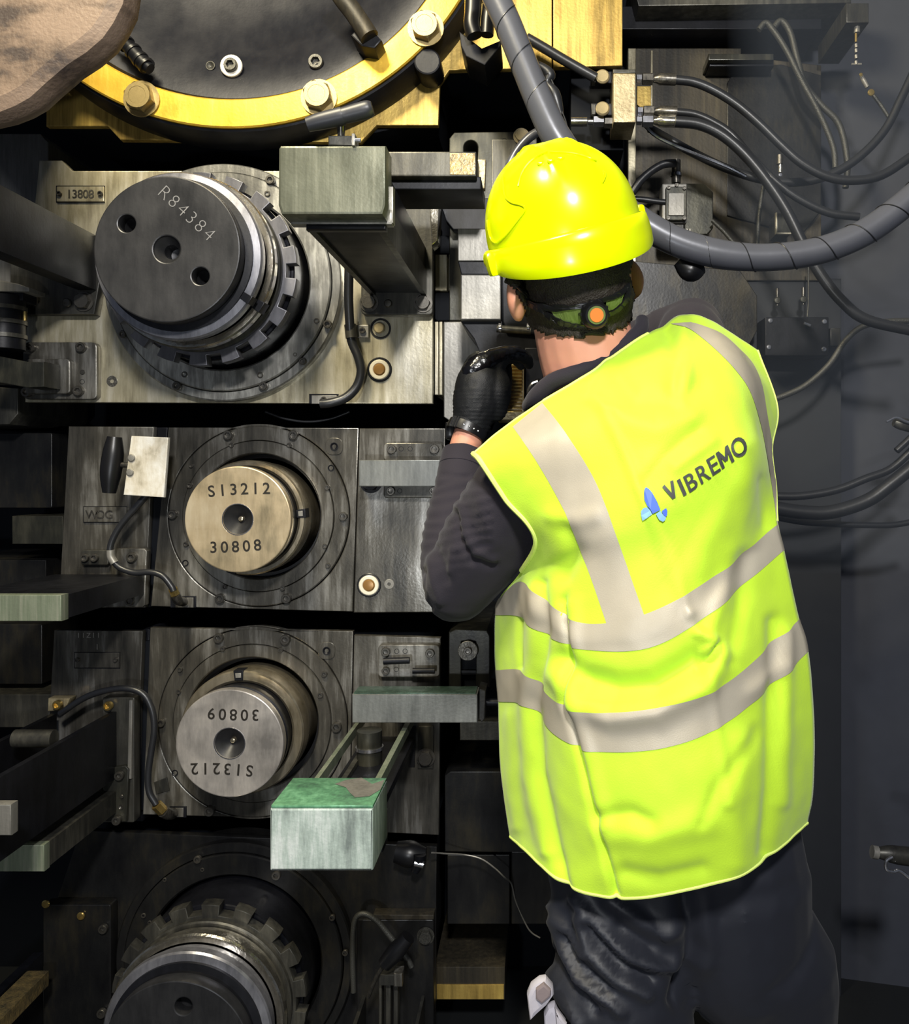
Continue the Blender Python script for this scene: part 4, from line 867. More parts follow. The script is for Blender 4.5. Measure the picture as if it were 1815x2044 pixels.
def remeshed(name, chains, extra, vox, mat, parent, smooth=6, fn=None, angle=None):
    """one continuous surface grown over tapered limbs: chains of (points, radii), plus extra closed meshes"""
    vs, fs = [], []
    for pts, rad in chains:
        sweep(pts, rad, 20, 6, vs=vs, fs=fs)
        for p, r in ((pts[0], rad[0]), (pts[-1], rad[-1])):
            n0 = len(vs)
            for i in range(1, 8):
                for k in range(16):
                    th = pi * i / 8; ph = 2 * pi * k / 16
                    vs.append(Vector(p) + Vector((sin(th) * cos(ph), sin(th) * sin(ph), cos(th))) * r)
            vs.append(Vector(p) + Vector((0, 0, r))); vs.append(Vector(p) - Vector((0, 0, r)))
            for i in range(6):
                for k in range(16):
                    a = n0 + i * 16; k2 = (k + 1) % 16; fs.append((a + k, a + 16 + k, a + 16 + k2, a + k2))
            for k in range(16):
                k2 = (k + 1) % 16; fs.append((n0 + 112, n0 + k, n0 + k2)); fs.append((n0 + 113, n0 + 96 + k2, n0 + 96 + k))
    for v2, f2 in extra:
        n0 = len(vs); vs += [Vector(v) for v in v2]; fs += [tuple(n0 + i for i in f) for f in f2]
    me = mesh(vs, fs, name)
    t = bpy.data.objects.new('tmp', me); C.objects.link(t)
    md = t.modifiers.new('r', 'REMESH'); md.mode = 'VOXEL'; md.voxel_size = vox
    ms = t.modifiers.new('s', 'SMOOTH'); ms.factor = .5; ms.iterations = smooth
    dg = bpy.context.evaluated_depsgraph_get(); dg.update()
    me2 = bpy.data.meshes.new_from_object(t.evaluated_get(dg))
    bpy.data.objects.remove(t); bpy.data.meshes.remove(me)
    me2.materials.clear(); me2.name = name
    if fn:
        nrm = [v.normal.copy() for v in me2.vertices]
        for v, n in zip(me2.vertices, nrm): v.co = v.co + n * fn(v.co, n)
        me2.update()
    o = link(name, me2, mat, parent, None)
    me2.polygons.foreach_set('use_smooth', [True] * len(me2.polygons))
    return o
def ellipsoid(c, r, rot=None, fn=None, nu=40, nv=24):
    vs, fs = [], []
    R = rot or Matrix.Identity(3)
    for i in range(nv + 1):
        th = pi * i / nv
        for k in range(nu):
            ph = 2 * pi * k / nu
            q = Vector((sin(th) * cos(ph), sin(th) * sin(ph), cos(th)))
            s = fn(q) if fn else 1
            vs.append(Vector(c) + R @ Vector((q.x * r[0] * s, q.y * r[1] * s, q.z * r[2] * s)))
    for i in range(nv):
        for k in range(nu):
            k2 = (k + 1) % nu; fs.append((i * nu + k, (i + 1) * nu + k, (i + 1) * nu + k2, i * nu + k2))
    return vs, fs
def seg_dist(px, py, line):
    best = 1e9
    for (x0, y0), (x1, y1) in zip(line, line[1:]):
        dx, dy = x1 - x0, y1 - y0; t = max(0, min(1, ((px - x0) * dx + (py - y0) * dy) / (dx * dx + dy * dy)))
        best = min(best, (px - x0 - t * dx) ** 2 + (py - y0 - t * dy) ** 2)
    return sqrt(best)

# --- skeleton joints
HD = 1.275                                   # depth of the head centre
headc = P(1146, 556, HD)
Rh = Matrix.Rotation(radians(-15), 3, 'Y') @ Matrix.Rotation(radians(22), 3, 'Z') @ Matrix.Rotation(radians(16), 3, 'X')
L_sh, L_el, L_wr = P(1040, 985, 1.275), P(908, 1168, 1.385), P(938, 862, 1.50)
R_sh, R_el, R_wr = P(1420, 800, 1.375), P(1378, 655, 1.56), P(1215, 700, 1.72)
neck0, neck1 = P(1198, 770, 1.30), P(1158, 630, 1.29)
pelvis, chest = P(1330, 1640, 1.29), P(1275, 960, 1.27)
L_hip, L_kn, L_an = P(1235, 1800, 1.28), Vector((.135, 1.25, .50)), Vector((.14, 1.33, .11))
R_hip, R_kn, R_an = P(1450, 1790, 1.29), Vector((.36, 1.32, .50)), Vector((.37, 1.42, .11))

def headfn(q):                                # chin, jaw, brow and nose on the far (facing) side
    s = 1.0
    if q.y > 0:
        s += .10 * exp(-((q.x / .16) ** 2 + ((q.z + .12) / .16) ** 2))           # nose
        s -= .05 * exp(-(((abs(q.x) - .38) / .16) ** 2 + ((q.z - .05) / .10) ** 2))  # eye sockets
        s += .03 * exp(-((q.x / .3) ** 2 + ((q.z + .45) / .06) ** 2))            # lips
        s += .06 * exp(-((q.x / .3) ** 2 + ((q.z + .75) / .2) ** 2))             # chin
    else:
        s -= .12 * max(0, -q.z - .35)
    return s
def ear(side):
    c = headc + Rh @ Vector((side * .097, .004, -.020))
    R = Rh @ Matrix.Rotation(radians(side * 28), 3, 'Z') @ Matrix.Rotation(radians(-8), 3, 'X')
    return ellipsoid(c, (.0135, .026, .038), R, lambda q: 1 - .25 * max(0, -q.z), 20, 14)
hand_tip = P(958, 800, 1.50)
body = remeshed('body', [
    ([pelvis, P(1310, 1300, 1.27), chest, P(1215, 830, 1.285)], [.10, .11, .12, .07]),
    ([neck0, P(1172, 700, 1.292), neck1, headc], [.080, .0745, .073, .075]),
    ([chest, L_sh, L_el], [.08, .055, .042]), ([L_el, P(925, 1010, 1.445), P(920, 930, 1.478), L_wr, hand_tip], [.042, .038, .0285, .0275, .028]),
    ([chest, R_sh, R_el, R_wr, P(1165, 720, 1.76)], [.08, .042, .043, .028, .028]),
    ([pelvis, L_hip, L_kn, L_an, Vector((.13, 1.42, .06))], [.085, .075, .055, .042, .035]),
    ([pelvis, R_hip, R_kn, R_an, Vector((.38, 1.52, .06))], [.085, .075, .055, .042, .035]),
    ], [ellipsoid(headc, (.081, .098, .118), Rh, headfn), ear(-1), ear(1)], .0042, M['skin'], person, 3)
for s in (-1, 1):
    e = headc + Rh @ Vector((s * .031, .083, .004)); lathe('eye', e.x, e.z, [(0, e.y - .011), (.008, e.y - .008), (.011, e.y), (.008, e.y + .008), (0, e.y + .011)], M['white_ring'], body, 20)

# --- hair: cropped, over back and crown, with ragged nape line
HAIRLINE = [(960, 250), (985, 545), (1018, 566), (1044, 608), (1064, 648), (1092, 667), (1150, 674), (1206, 668), (1241, 652), (1258, 634), (1262, 596), (1250, 545), (1330, 250)]
def inside(x, y, poly):
    c = False
    for (x0, y0), (x1, y1) in zip(poly, poly[1:] + poly[:1]):
        if (y0 > y) != (y1 > y) and x < x0 + (y - y0) * (x1 - x0) / (y1 - y0): c = not c
    return c
bm_ = body.data; keep, ids = [], {}
for f in bm_.polygons:
    c = f.center
    if (c - headc).length > .2: continue
    q = Rh.transposed() @ (c - headc); px, py = proj(c)
    jit = noise.noise(c * 90) * 5 + noise.noise(c * 400) * 4
    if (inside(px + jit * .3, py + jit, HAIRLINE) and q.y < .035) or (q.y >= .035 and q.z > .045): keep.append(tuple(f.vertices))
for f in keep:
    for i in f: ids.setdefault(i, len(ids))
hv = [None] * len(ids)
for i, k_ in ids.items():
    v = bm_.vertices[i]; hv[k_] = v.co + v.normal * (.0055 + .0012 * noise.noise(v.co * 120) + .0012 * noise.noise(v.co * 330))
hair = link('hair', mesh(hv, [tuple(ids[i] for i in f) for f in keep], 'hair', recalc=False), M['hair'], person, None)
hair.data.polygons.foreach_set('use_smooth', [True] * len(hair.data.polygons))
sd = hair.modifiers.new('thick', 'SOLIDIFY'); sd.thickness = .005; sd.offset = -1

# --- hard hat
HC = P(1124, 466, HD - .01)
RH = Matrix.Rotation(radians(-19), 3, 'Y') @ Matrix.Rotation(radians(14), 3, 'Z') @ Matrix.Rotation(radians(17), 3, 'X')
def hat_pt(th, h, out=0.0):
    """th: azimuth (0 = wearer's right, -90 = back); h: 0 at the brim line, 1 at the crown"""
    rr = max(0.0, 1 - max(0, h) ** 2.15) ** .5
    a, b = .1115, .136
    x, y = a * rr * cos(th), b * rr * sin(th)
    z = .130 * h
    n = Vector((x / a ** 2, y / b ** 2, z / .130 ** 2 + 1e-6)).normalized()
    ridge = .004 * exp(-((abs(x) - .026) / .006) ** 2) * (1 if h > .45 else 0) * min(1, (h - .45) * 4) if h > .45 else 0
    return HC + RH @ (Vector((x, y, z)) + n * (out + ridge))
vs, fs = [], []; NT, NH = 96, 40
for j in range(NH + 1):
    h = -.16 + 1.16 * (j / NH) ** .9 if j else -.16
    for i in range(NT): vs.append(hat_pt(2 * pi * i / NT, min(h, .9995)))
for j in range(NH):
    for i in range(NT):
        i2 = (i + 1) % NT; fs.append((j * NT + i, j * NT + i2, (j + 1) * NT + i2, (j + 1) * NT + i))
fs.append(tuple(NH * NT + i for i in range(NT)))
hat = link('hard_hat', mesh(vs, fs, 'hat'), M['hat'], person, 60)
sd = hat.modifiers.new('thick', 'SOLIDIFY'); sd.thickness = .003; sd.offset = -1
# wrap-round rear brim
vs, fs = [], []; n = 90; prof = [(.000, .03), (.004, .022), (.0075, 0.0), (.0095, -.10), (.0105, -.22), (.010, -.33), (.0085, -.36), (.006, -.33)]
for i in range(n + 1):
    th = radians(-180 - 14 + (208) * i / n)
    back = max(0, -sin(th)) ** .6
    for o_, hz in prof:
        drop = hz if hz > -.05 else hz * (.42 + .72 * back)
        rr = hat_pt(th, 0.0, o_ + .0015); lo = RH @ Vector((0, 0, .130 * drop))
        vs.append(rr + lo)
k = len(prof)
for i in range(n):
    for j in range(k): fs.append((i * k + j, i * k + (j + 1) % k, (i + 1) * k + (j + 1) % k, (i + 1) * k + j))
fs.append(tuple(range(k))); fs.append(tuple(range(n * k, n * k + k)))
link('rear_brim', mesh(vs, fs, 'brim'), M['hat'], hat, 50)
vs, fs = [], []                                # front peak
for i in range(41):
    th = radians(38 + 104 * i / 40); e = max(0, sin(radians(180 * i / 40))) ** .7
    for o_, hz in ((.0, .0), (.002 + .045 * e, -.12 - .12 * e), (.002 + .045 * e, -.14 - .12 * e), (.0, -.04)):
        vs.append(hat_pt(th, 0.0, o_ + .001) + RH @ Vector((0, 0, .13 * hz)))
for i in range(40):
    for j in range(4): fs.append((i * 4 + j, i * 4 + (j + 1) % 4, i * 4 + 4 + (j + 1) % 4, i * 4 + 4 + j))
link('peak', mesh(vs, fs, 'peak'), M['hat'], hat, 50)
hat_bvh = BVHTree.FromPolygons([v.co for v in hat.data.vertices], [tuple(p.vertices) for p in hat.data.polygons])
CAM = Vector((0, 0, CAMZ))
def cast(bvh, px, py, lift=0., default=None):
    d = (P(px, py, 1.0) - CAM).normalized()
    loc, nr, idx, dist = bvh.ray_cast(CAM, d)
    if loc is None: return default
    if nr.dot(d) > 0: nr = -nr
    return loc + nr * lift
def cast_line(bvh, line, lift, step=6):
    out = []
    for (x0, y0), (x1, y1) in zip(line, line[1:]):
        m = max(1, int(sqrt((x1 - x0) ** 2 + (y1 - y0) ** 2) / step))
        for q in range(m):
            p = cast(bvh, x0 + (x1 - x0) * q / m, y0 + (y1 - y0) * q / m, lift)
            if p is not None: out.append(p)
    p = cast(bvh, *line[-1], lift)
    if p is not None: out.append(p)
    return out
def smooth2(line, sub=6): return [(q[0], q[1]) for q in catmull([(x, y, 0) for x, y in line], sub)]
for ln in ([(1006, 354), (1006, 376), (1010, 393), (1022, 404), (1040, 409), (1048, 414), (1048, 422), (1036, 438), (1014, 466), (998, 480), (990, 484), (982, 478), (977, 462), (974, 440)],
           [(1206, 340), (1208, 352), (1202, 366)], [(1035, 372), (1042, 348), (1055, 328), (1075, 312), (1092, 304)], [(1190, 322), (1165, 312), (1135, 306), (1098, 304)]):
    q = cast_line(hat_bvh, smooth2(ln), .0010)
    if len(q) > 2: tube('moulded_seam', q, .0013, M['hat'], hat, 6, 1, smooth=False)
for x, y in ((1080, 326), (1100, 321), (1120, 316)):
    q = cast(hat_bvh, x, y, 0)
    if q: v_, f_ = ellipsoid(q, (.006, .004, .003), RH, None, 12, 8); link('vent_slot', mesh(v_, f_, 'v'), M['hat'], hat, None)
cl = hat_pt(radians(-172), -.02, .012)
link('side_clip', mesh(*ellipsoid(cl + RH @ Vector((0, 0, -.012)), (.008, .010, .017), RH, lambda q: 1 / max(abs(q.x), abs(q.y), abs(q.z)) ** .8, 16, 12), 'clip'), M['hat'], hat, 40)
cl = hat_pt(radians(-8), 0, .008)
link('side_clip', mesh(*ellipsoid(cl, (.006, .010, .012), RH, lambda q: 1 / max(abs(q.x), abs(q.y), abs(q.z)) ** .8, 16, 12), 'clip'), M['hat'], hat, 40)
# cradle straps and ratchet knob on the nape
hb = BVHTree.FromPolygons([v.co for v in hair.data.vertices], [tuple(p.vertices) for p in hair.data.polygons])
def strap(name, upper, lower, lift, mat, th=.003):
    vs, fs = [], []; n = 24
    U = [smooth2(upper, 12)[int(i * (len(smooth2(upper, 12)) - 1) / n)] for i in range(n + 1)]; Lw = [smooth2(lower, 12)[int(i * (len(smooth2(lower, 12)) - 1) / n)] for i in range(n + 1)]
    for (x0, y0), (x1, y1) in zip(U, Lw):
        for q in range(4):
            p = cast(hb, x0 + (x1 - x0) * q / 3, y0 + (y1 - y0) * q / 3, lift)
            vs.append(p if p is not None else P(x0, y0, HD - .1))
    for i in range(n):
        for q in range(3): fs.append((i * 4 + q, i * 4 + q + 1, i * 4 + 5 + q, i * 4 + 4 + q))
    o = link(name, mesh(vs, fs, name), mat, hat, None); s_ = o.modifiers.new('t', 'SOLIDIFY'); s_.thickness = th; s_.offset = 0
    return o
strap('headband', [(1030, 575), (1062, 598), (1100, 606), (1150, 606), (1190, 596), (1226, 584), (1250, 566)], [(1034, 584), (1066, 608), (1102, 617), (1150, 615), (1190, 606), (1228, 593), (1251, 577)], .005, M['black_plastic'])
strap('headband', [(1050, 596), (1085, 612), (1100, 622), (1120, 634), (1145, 642), (1168, 644)], [(1052, 604), (1083, 621), (1098, 632), (1118, 643), (1143, 650), (1168, 651)], .005, M['black_plastic'])
strap('headband', [(1248, 572), (1244, 590), (1234, 606), (1222, 616), (1206, 622)], [(1254, 574), (1250, 594), (1239, 611), (1226, 622), (1208, 629)], .005, M['black_plastic'])
strap('band_pad', [(1104, 618), (1130, 617), (1162, 614)], [(1112, 636), (1135, 645), (1162, 646)], .003, M['olive_foam'])
strap('band_pad', [(1208, 602), (1228, 594), (1244, 582)], [(1208, 620), (1224, 613), (1238, 600)], .003, M['olive_foam'])
kc = cast(hb, 1184, 628, .0, headc); kd = (P(1196, 640, 1.0) - P(1180, 615, 1.03)).normalized()
ax = Vector((.16, -1, -.22)).normalized()
o = tube('ratchet_knob', [kc - ax * .002, kc + ax * .008, kc + ax * .018, kc + ax * .0235], [.018, .0205, .0195, .0155], M['black_plastic'], hat, 24, smooth=False, angle=50)
tube('knob_button', [kc + ax * .0225, kc + ax * .0255], [.0105, .0095], M['orange'], o, 24, smooth=False)
tube('knob_collar', [kc + ax * .020, kc + ax * .0243], [.0135, .0125], M['olive_foam'], o, 24, smooth=False)
for q in range(10):
    a = 2 * pi * q / 10; u = ax.cross(Vector((0, 0, 1))).normalized(); v = ax.cross(u)
    e = (u * cos(a) + v * sin(a)); tube('knob_grip', [kc + e * .0195 + ax * .002, kc + e * .0188 + ax * .016], .0026, M['black_plastic'], o, 8, smooth=False)

# --- sweater with sleeves
fore = [L_el, P(905, 1085, 1.415), P(914, 1000, 1.45), P(922, 925, 1.478)]
def wrinkle(v, n):
    px, py = proj(v); d = 0.0
    if px < 1110 and v.y < 1.56:
        if py < 1180 and px < 985:                       # bunched folds round the forearm
            ph = (py + .25 * (px - 900) + 9 * noise.noise(v * 22)) / 21
            d += .0013 * sin(2 * pi * ph) * max(0, min(1, (py - 935) / 40)) * max(0, min(1, (1150 - py) / 60))
        for ln, wd, am in (([(920, 1010), (928, 1060), (948, 1100), (985, 1115)], 9, .006), ([(915, 1030), (918, 1075), (942, 1120), (985, 1130)], 8, -.006), ([(860, 1120), (868, 1165), (880, 1200)], 9, .006), ([(870, 1090), (885, 1130), (892, 1160)], 8, -.004),
                           ([(845, 1140), (842, 1180), (858, 1215)], 7, -.005), ([(905, 1095), (900, 1140)], 8, .004), ([(960, 1000), (975, 1050), (990, 1085)], 14, .004), ([(886, 948), (935, 952)], 5, -.003)):
            d += am * exp(-(seg_dist(px, py, ln) / wd) ** 2)
    elif px > 1300 and py < 760:
        d += .0025 * sin(v.y * 60 + v.x * 25)
    return d + .0012 * noise.noise(v * 30)
sw = remeshed('sweater', [
    ([P(1320, 1600, 1.30), P(1300, 1300, 1.285), P(1275, 1000, 1.28), P(1225, 860, 1.285)], [.125, .125, .128, .085]),
    ([P(1215, 860, 1.29), P(1198, 778, 1.29)], [.10, .070]),
    ([P(1180, 930, 1.28), P(1065, 965, 1.28), P(985, 1065, 1.325), P(915, 1160, 1.37)], [.08, .078, .074, .062]),
    ([P(912, 1168, 1.385)] + fore[1:], [.060, .053, .046, .0385]),
    ([P(1300, 870, 1.30), P(1430, 785, 1.365), P(1385, 690, 1.47), P(1378, 660, 1.57)], [.085, .062, .058, .060]),
    ([P(1378, 660, 1.57), P(1290, 680, 1.66), P(1220, 698, 1.715)], [.058, .046, .036])], [], .005, M['sweater'], person, 5, wrinkle)
colpts = hosepts([(1058, 812, 1.30), (1074, 790, 1.265), (1104, 762, 1.245), (1150, 744, 1.232), (1200, 720, 1.232), (1246, 690, 1.245), (1278, 660, 1.27), (1282, 640, 1.30)], 1.25)
tube('collar', colpts, [.013, .014, .013, .0125, .0125, .0125, .0115, .010], M['sweater'], sw, 14)
tube('cuff', hosepts([(921, 934, 1.474), (926, 904, 1.486)], 1.48), [.0395, .0375], M['sweater'], sw, 28, smooth=False)

# --- high-visibility vest
rows = [
 [(945, 906, 1.225), (1012, 850, 1.235), (1085, 801, 1.235), (1188, 740, 1.215), (1290, 668, 1.245), (1392, 630, 1.31), (1512, 700, 1.345)],
 [(962, 925, 1.195), (1052, 890, 1.165), (1150, 858, 1.135), (1262, 800, 1.125), (1372, 735, 1.155), (1475, 715, 1.22), (1551, 812, 1.31)],
 [(1008, 995, 1.190), (1092, 985, 1.145), (1192, 960, 1.110), (1292, 910, 1.095), (1402, 860, 1.105), (1495, 840, 1.15), (1540, 895, 1.26)],
 [(1070, 1085, 1.195), (1132, 1095, 1.140), (1222, 1075, 1.100), (1322, 1025, 1.085), (1424, 962, 1.095), (1504, 930, 1.13), (1548, 970, 1.23)],
 [(998, 1195, 1.37), (1042, 1160, 1.27), (1096, 1202, 1.170), (1172, 1242, 1.118), (1292, 1222, 1.085), (1412, 1156, 1.095), (1552, 1045, 1.20)],
 [(990, 1228, 1.37), (1040, 1232, 1.265), (1098, 1272, 1.165), (1174, 1297, 1.112), (1302, 1291, 1.080), (1424, 1218, 1.088), (1564, 1098, 1.19)],
 [(989, 1290, 1.36), (1045, 1300, 1.26), (1102, 1346, 1.160), (1184, 1384, 1.108), (1312, 1376, 1.075), (1442, 1300, 1.082), (1582, 1182, 1.18)],
 [(991, 1337, 1.36), (1048, 1340, 1.255), (1108, 1394, 1.158), (1184, 1419, 1.105), (1322, 1408, 1.072), (1452, 1360, 1.080), (1594, 1236, 1.18)],
 [(996, 1400, 1.36), (1054, 1408, 1.250), (1114, 1468, 1.155), (1194, 1499, 1.100), (1332, 1491, 1.068), (1462, 1434, 1.077), (1612, 1300, 1.18)],
 [(1000, 1520, 1.35), (1062, 1550, 1.245), (1124, 1592, 1.150), (1214, 1622, 1.095), (1352, 1611, 1.063), (1482, 1560, 1.075), (1624, 1440, 1.18)],
 [(1012, 1618, 1.34), (1072, 1664, 1.235), (1142, 1706, 1.145), (1228, 1727, 1.095), (1354, 1706, 1.068), (1492, 1650, 1.085), (1622, 1578, 1.19)],
 [(1020, 1670, 1.33), (1062, 1706, 1.240), (1132, 1767, 1.150), (1232, 1791, 1.105), (1372, 1775, 1.080), (1494, 1736, 1.095), (1612, 1642, 1.20)]]
G = np.array([[P(*q) for q in r] for r in rows])
def cr1(A, t):
    n = A.shape[0]; i = min(int(t), n - 2); f = t - i
    p1, p2 = A[i], A[i + 1]; p0 = A[i - 1] if i > 0 else 2 * p1 - p2; p3 = A[i + 2] if i + 2 < n else 2 * p2 - p1
    return .5 * (2 * p1 + (p2 - p0) * f + (2 * p0 - 5 * p1 + 4 * p2 - p3) * f * f + (3 * p1 - p0 - 3 * p2 + p3) * f ** 3)
FOLDS = [  # polyline on the cloth, width px, height m
 ([(1082, 1165), (1090, 1260), (1070, 1400), (1080, 1540), (1112, 1690), (1130, 1775)], 10, -.009), ([(1070, 1180), (1062, 1300), (1052, 1420), (1062, 1560), (1095, 1700)], 16, .007),
 ([(1124, 1195), (1134, 1290), (1132, 1400), (1158, 1500), (1186, 1620), (1230, 1785)], 7, -.009), ([(1146, 1210), (1150, 1300), (1152, 1400), (1178, 1500), (1210, 1640)], 14, .006),
 ([(1128, 1318), (1160, 1352), (1230, 1372), (1310, 1366), (1390, 1318)], 24, -.014), ([(1120, 1348), (1150, 1404), (1220, 1432), (1310, 1420), (1400, 1376), (1440, 1310)], 24, .011),
 ([(1392, 1262), (1420, 1278), (1408, 1300)], 9, .009), ([(1425, 1290), (1415, 1320), (1395, 1340)], 8, -.007),
 ([(1195, 800), (1245, 900), (1300, 1035), (1350, 1160), (1375, 1225)], 11, .0035), ([(1375, 1225), (1415, 1350), (1440, 1500), (1450, 1600)], 11, .003),
 ([(1215, 730), (1180, 800), (1230, 820)], 12, .004), ([(1240, 760), (1270, 800), (1340, 800), (1400, 770)], 22, -.006), ([(1250, 840), (1310, 858), (1380, 830)], 24, .006),
 ([(1330, 655), (1350, 700), (1342, 770)], 14, -.006), ([(1362, 650), (1372, 720), (1362, 800)], 14, .006), ([(1390, 860), (1330, 910), (1290, 960)], 14, -.004), ([(1420, 880), (1350, 930)], 14, .004),
 ([(1480, 900), (1490, 1000), (1480, 1080)], 24, .005), ([(1520, 960), (1528, 1050)], 12, -.004), ([(1455, 1100), (1440, 1190), (1410, 1280)], 16, .005), ([(1490, 1110), (1478, 1200), (1455, 1320)], 16, -.005),
 ([(1130, 1060), (1150, 1100), (1130, 1150)], 18, -.007), ([(1100, 1030), (1150, 1040), (1190, 1030)], 16, .004),
 ([(1545, 1240), (1540, 1400), (1535, 1560), (1525, 1700)], 14, -.007), ([(1570, 1260), (1566, 1420), (1560, 1600)], 14, .005), ([(1480, 1480), (1460, 1600), (1470, 1720)], 26, .006), ([(1510, 1460), (1440, 1560), (1400, 1640)], 14, -.004),
 ([(1200, 1630), (1260, 1624), (1300, 1640)], 16, -.006), ([(1210, 1660), (1290, 1668), (1400, 1640)], 28, .006), ([(1250, 1740), (1320, 1752), (1400, 1735)], 18, -.005), ([(1020, 1430), (1025, 1560), (1035, 1650)], 14, .004), ([(1040, 1240), (1042, 1330)], 8, -.005), ([(1500, 1380), (1560, 1330)], 16, .004)]
NU, NF, VS = 150, 44, 16
def surf(v, lift=0.):
    """one closed loop of the vest at row parameter v"""
    row = np.array([cr1(G[:, j], v) for j in range(7)])
    back = np.array([cr1(row, 6 * i / NU) for i in range(NU + 1)])
    a, b = back[-1], back[0]; bul = .10 + .07 * min(1, v / 4)
    front = []
    for i in range(1, NF):
        t = i / NF; s = sin(pi * t) ** .75
        p = a + (b - a) * t + np.array([0, bul * s, 0])
        p[2] -= max(0, 1 - v / 4) * .10 * exp(-((t - .42) / .16) ** 2)
        front.append(p)
    return np.concatenate([back, np.array(front)])
vv = sorted(set([round(i / VS, 4) for i in range(11 * VS + 1)]))
LOOPS = np.array([surf(v) for v in vv]); NR, NC = LOOPS.shape[:2]
du = np.roll(LOOPS, -1, 1) - np.roll(LOOPS, 1, 1); dv = np.gradient(LOOPS, axis=0)
NRM = np.cross(du, dv); NRM /= np.linalg.norm(NRM, axis=2, keepdims=True) + 1e-9
if NRM[NR // 2, NU // 2, 1] > 0: NRM = -NRM
for j in range(NR):
    for i in range(NU + 1):
        p = LOOPS[j, i]; px, py = proj(p); d = 0
        for ln, wd, am in FOLDS:
            xs = [q[0] for q in ln]; ys = [q[1] for q in ln]
            if px < min(xs) - 3 * wd or px > max(xs) + 3 * wd or py < min(ys) - 3 * wd or py > max(ys) + 3 * wd: continue
            d += am * exp(-(seg_dist(px, py, ln) / wd) ** 2)
        q = Vector(p)
        d += .0022 * noise.noise(Vector((q.x * 11, q.y * 11, q.z * 7))) + .0010 * noise.noise(q * 34)
        edge = min(1, i / 5, (NU - i) / 5)
        LOOPS[j, i] = p + NRM[j, i] * d * (.35 + .65 * edge)
skip = lambda i: (NU <= i < NU + 9) or (i >= NC - 9)
vs = LOOPS.reshape(-1, 3); fs = []
for j in range(NR - 1):
    for i in range(NC):
        if vv[j] < 4 and skip(i): continue
        i2 = (i + 1) % NC; fs.append((j * NC + i, j * NC + i2, (j + 1) * NC + i2, (j + 1) * NC + i))
vest = link('safety_vest', mesh(vs, fs, 'vest'), M['hivis'], person, None)
vest.data.polygons.foreach_set('use_smooth', [True] * len(vest.data.polygons))
sd = vest.modifiers.new('thick', 'SOLIDIFY'); sd.thickness = .0014; sd.offset = 1
vest_bvh = BVHTree.FromPolygons([Vector(v) for v in vs], fs)
def loop_at(v):
    k_ = min(NR - 1, max(0, v * VS)); a = int(k_); f = k_ - a; b = min(NR - 1, a + 1)
    return LOOPS[a] * (1 - f) + LOOPS[b] * f, NRM[a] * (1 - f) + NRM[b] * f
for v0, v1 in ((4.02, 5.0), (7.0, 8.0)):
    b_vs, b_fs = [], []; m = 10
    for q in range(m + 1):
        l, nn = loop_at(v0 + (v1 - v0) * q / m); b_vs += list(l + nn * .0022)
    for q in range(m):
        for i in range(NC):
            i2 = (i + 1) % NC; b_fs.append((q * NC + i, q * NC + i2, (q + 1) * NC + i2, (q + 1) * NC + i))
    o = link('reflective_band', mesh(b_vs, b_fs, 'band'), M['reflective'], vest, None); o.data.polygons.foreach_set('use_smooth', [True] * len(o.data.polygons))
def decal(name, left, right, lift, mat, n=60, m=10):
    A = smooth2(left, 16); B = smooth2(right, 16); vs, fs, ok = [], [], []
    for i in range(n + 1):
        a = A[int(i * (len(A) - 1) / n)]; b = B[int(i * (len(B) - 1) / n)]
        for j in range(m + 1):
            p = cast(vest_bvh, a[0] + (b[0] - a[0]) * j / m, a[1] + (b[1] - a[1]) * j / m, lift)
            ok.append(p is not None and p.y < 1.36); vs.append(p if p is not None else Vector((0, 0, 0)))
    for i in range(n):
        for j in range(m):
            q = (i * (m + 1) + j, i * (m + 1) + j + 1, (i + 1) * (m + 1) + j + 1, (i + 1) * (m + 1) + j)
            if all(ok[z] for z in q): fs.append(q)
    used = sorted(set(z for f in fs for z in f)); ix = {z: i for i, z in enumerate(used)}
    o = link(name, mesh([vs[z] for z in used], [tuple(ix[z] for z in f) for f in fs], name), mat, vest, None)
    o.data.polygons.foreach_set('use_smooth', [True] * len(o.data.polygons)); return o
decal('reflective_band', [(1025, 854), (1075, 925), (1128, 1020), (1170, 1122), (1214, 1250)], [(1084, 806), (1135, 872), (1190, 962), (1235, 1080), (1288, 1232)], .0021, M['reflective'])
decal('reflective_band', [(1340, 648), (1378, 660), (1428, 700), (1469, 743), (1496, 784), (1516, 846), (1528, 905), (1536, 955), (1546, 1020), (1552, 1060)],
      [(1378, 645), (1402, 652), (1440, 668), (1473, 696), (1502, 728), (1520, 772), (1530, 830), (1541, 895), (1547, 950), (1553, 1012)], .0021, M['reflective'])
edge = lambda pts, r, nm='binding': tube(nm, [Vector(p) for p in pts], r, M['hivis_edge'], vest, 8, 1, smooth=False)
edge(LOOPS[-1][:NU + 1], .0028, 'hem_binding')
edge([LOOPS[j, 0] for j in range(0, 4 * VS - 8)], .0042, 'armhole_binding')
edge(LOOPS[0][: NU // 3 + 1], .0024, 'shoulder_seam'); edge(LOOPS[0][NU // 3: NU * 2 // 3 + 2], .0030, 'neck_binding')
edge([LOOPS[j, NU] for j in range(0, 4 * VS)], .0026, 'armhole_binding')

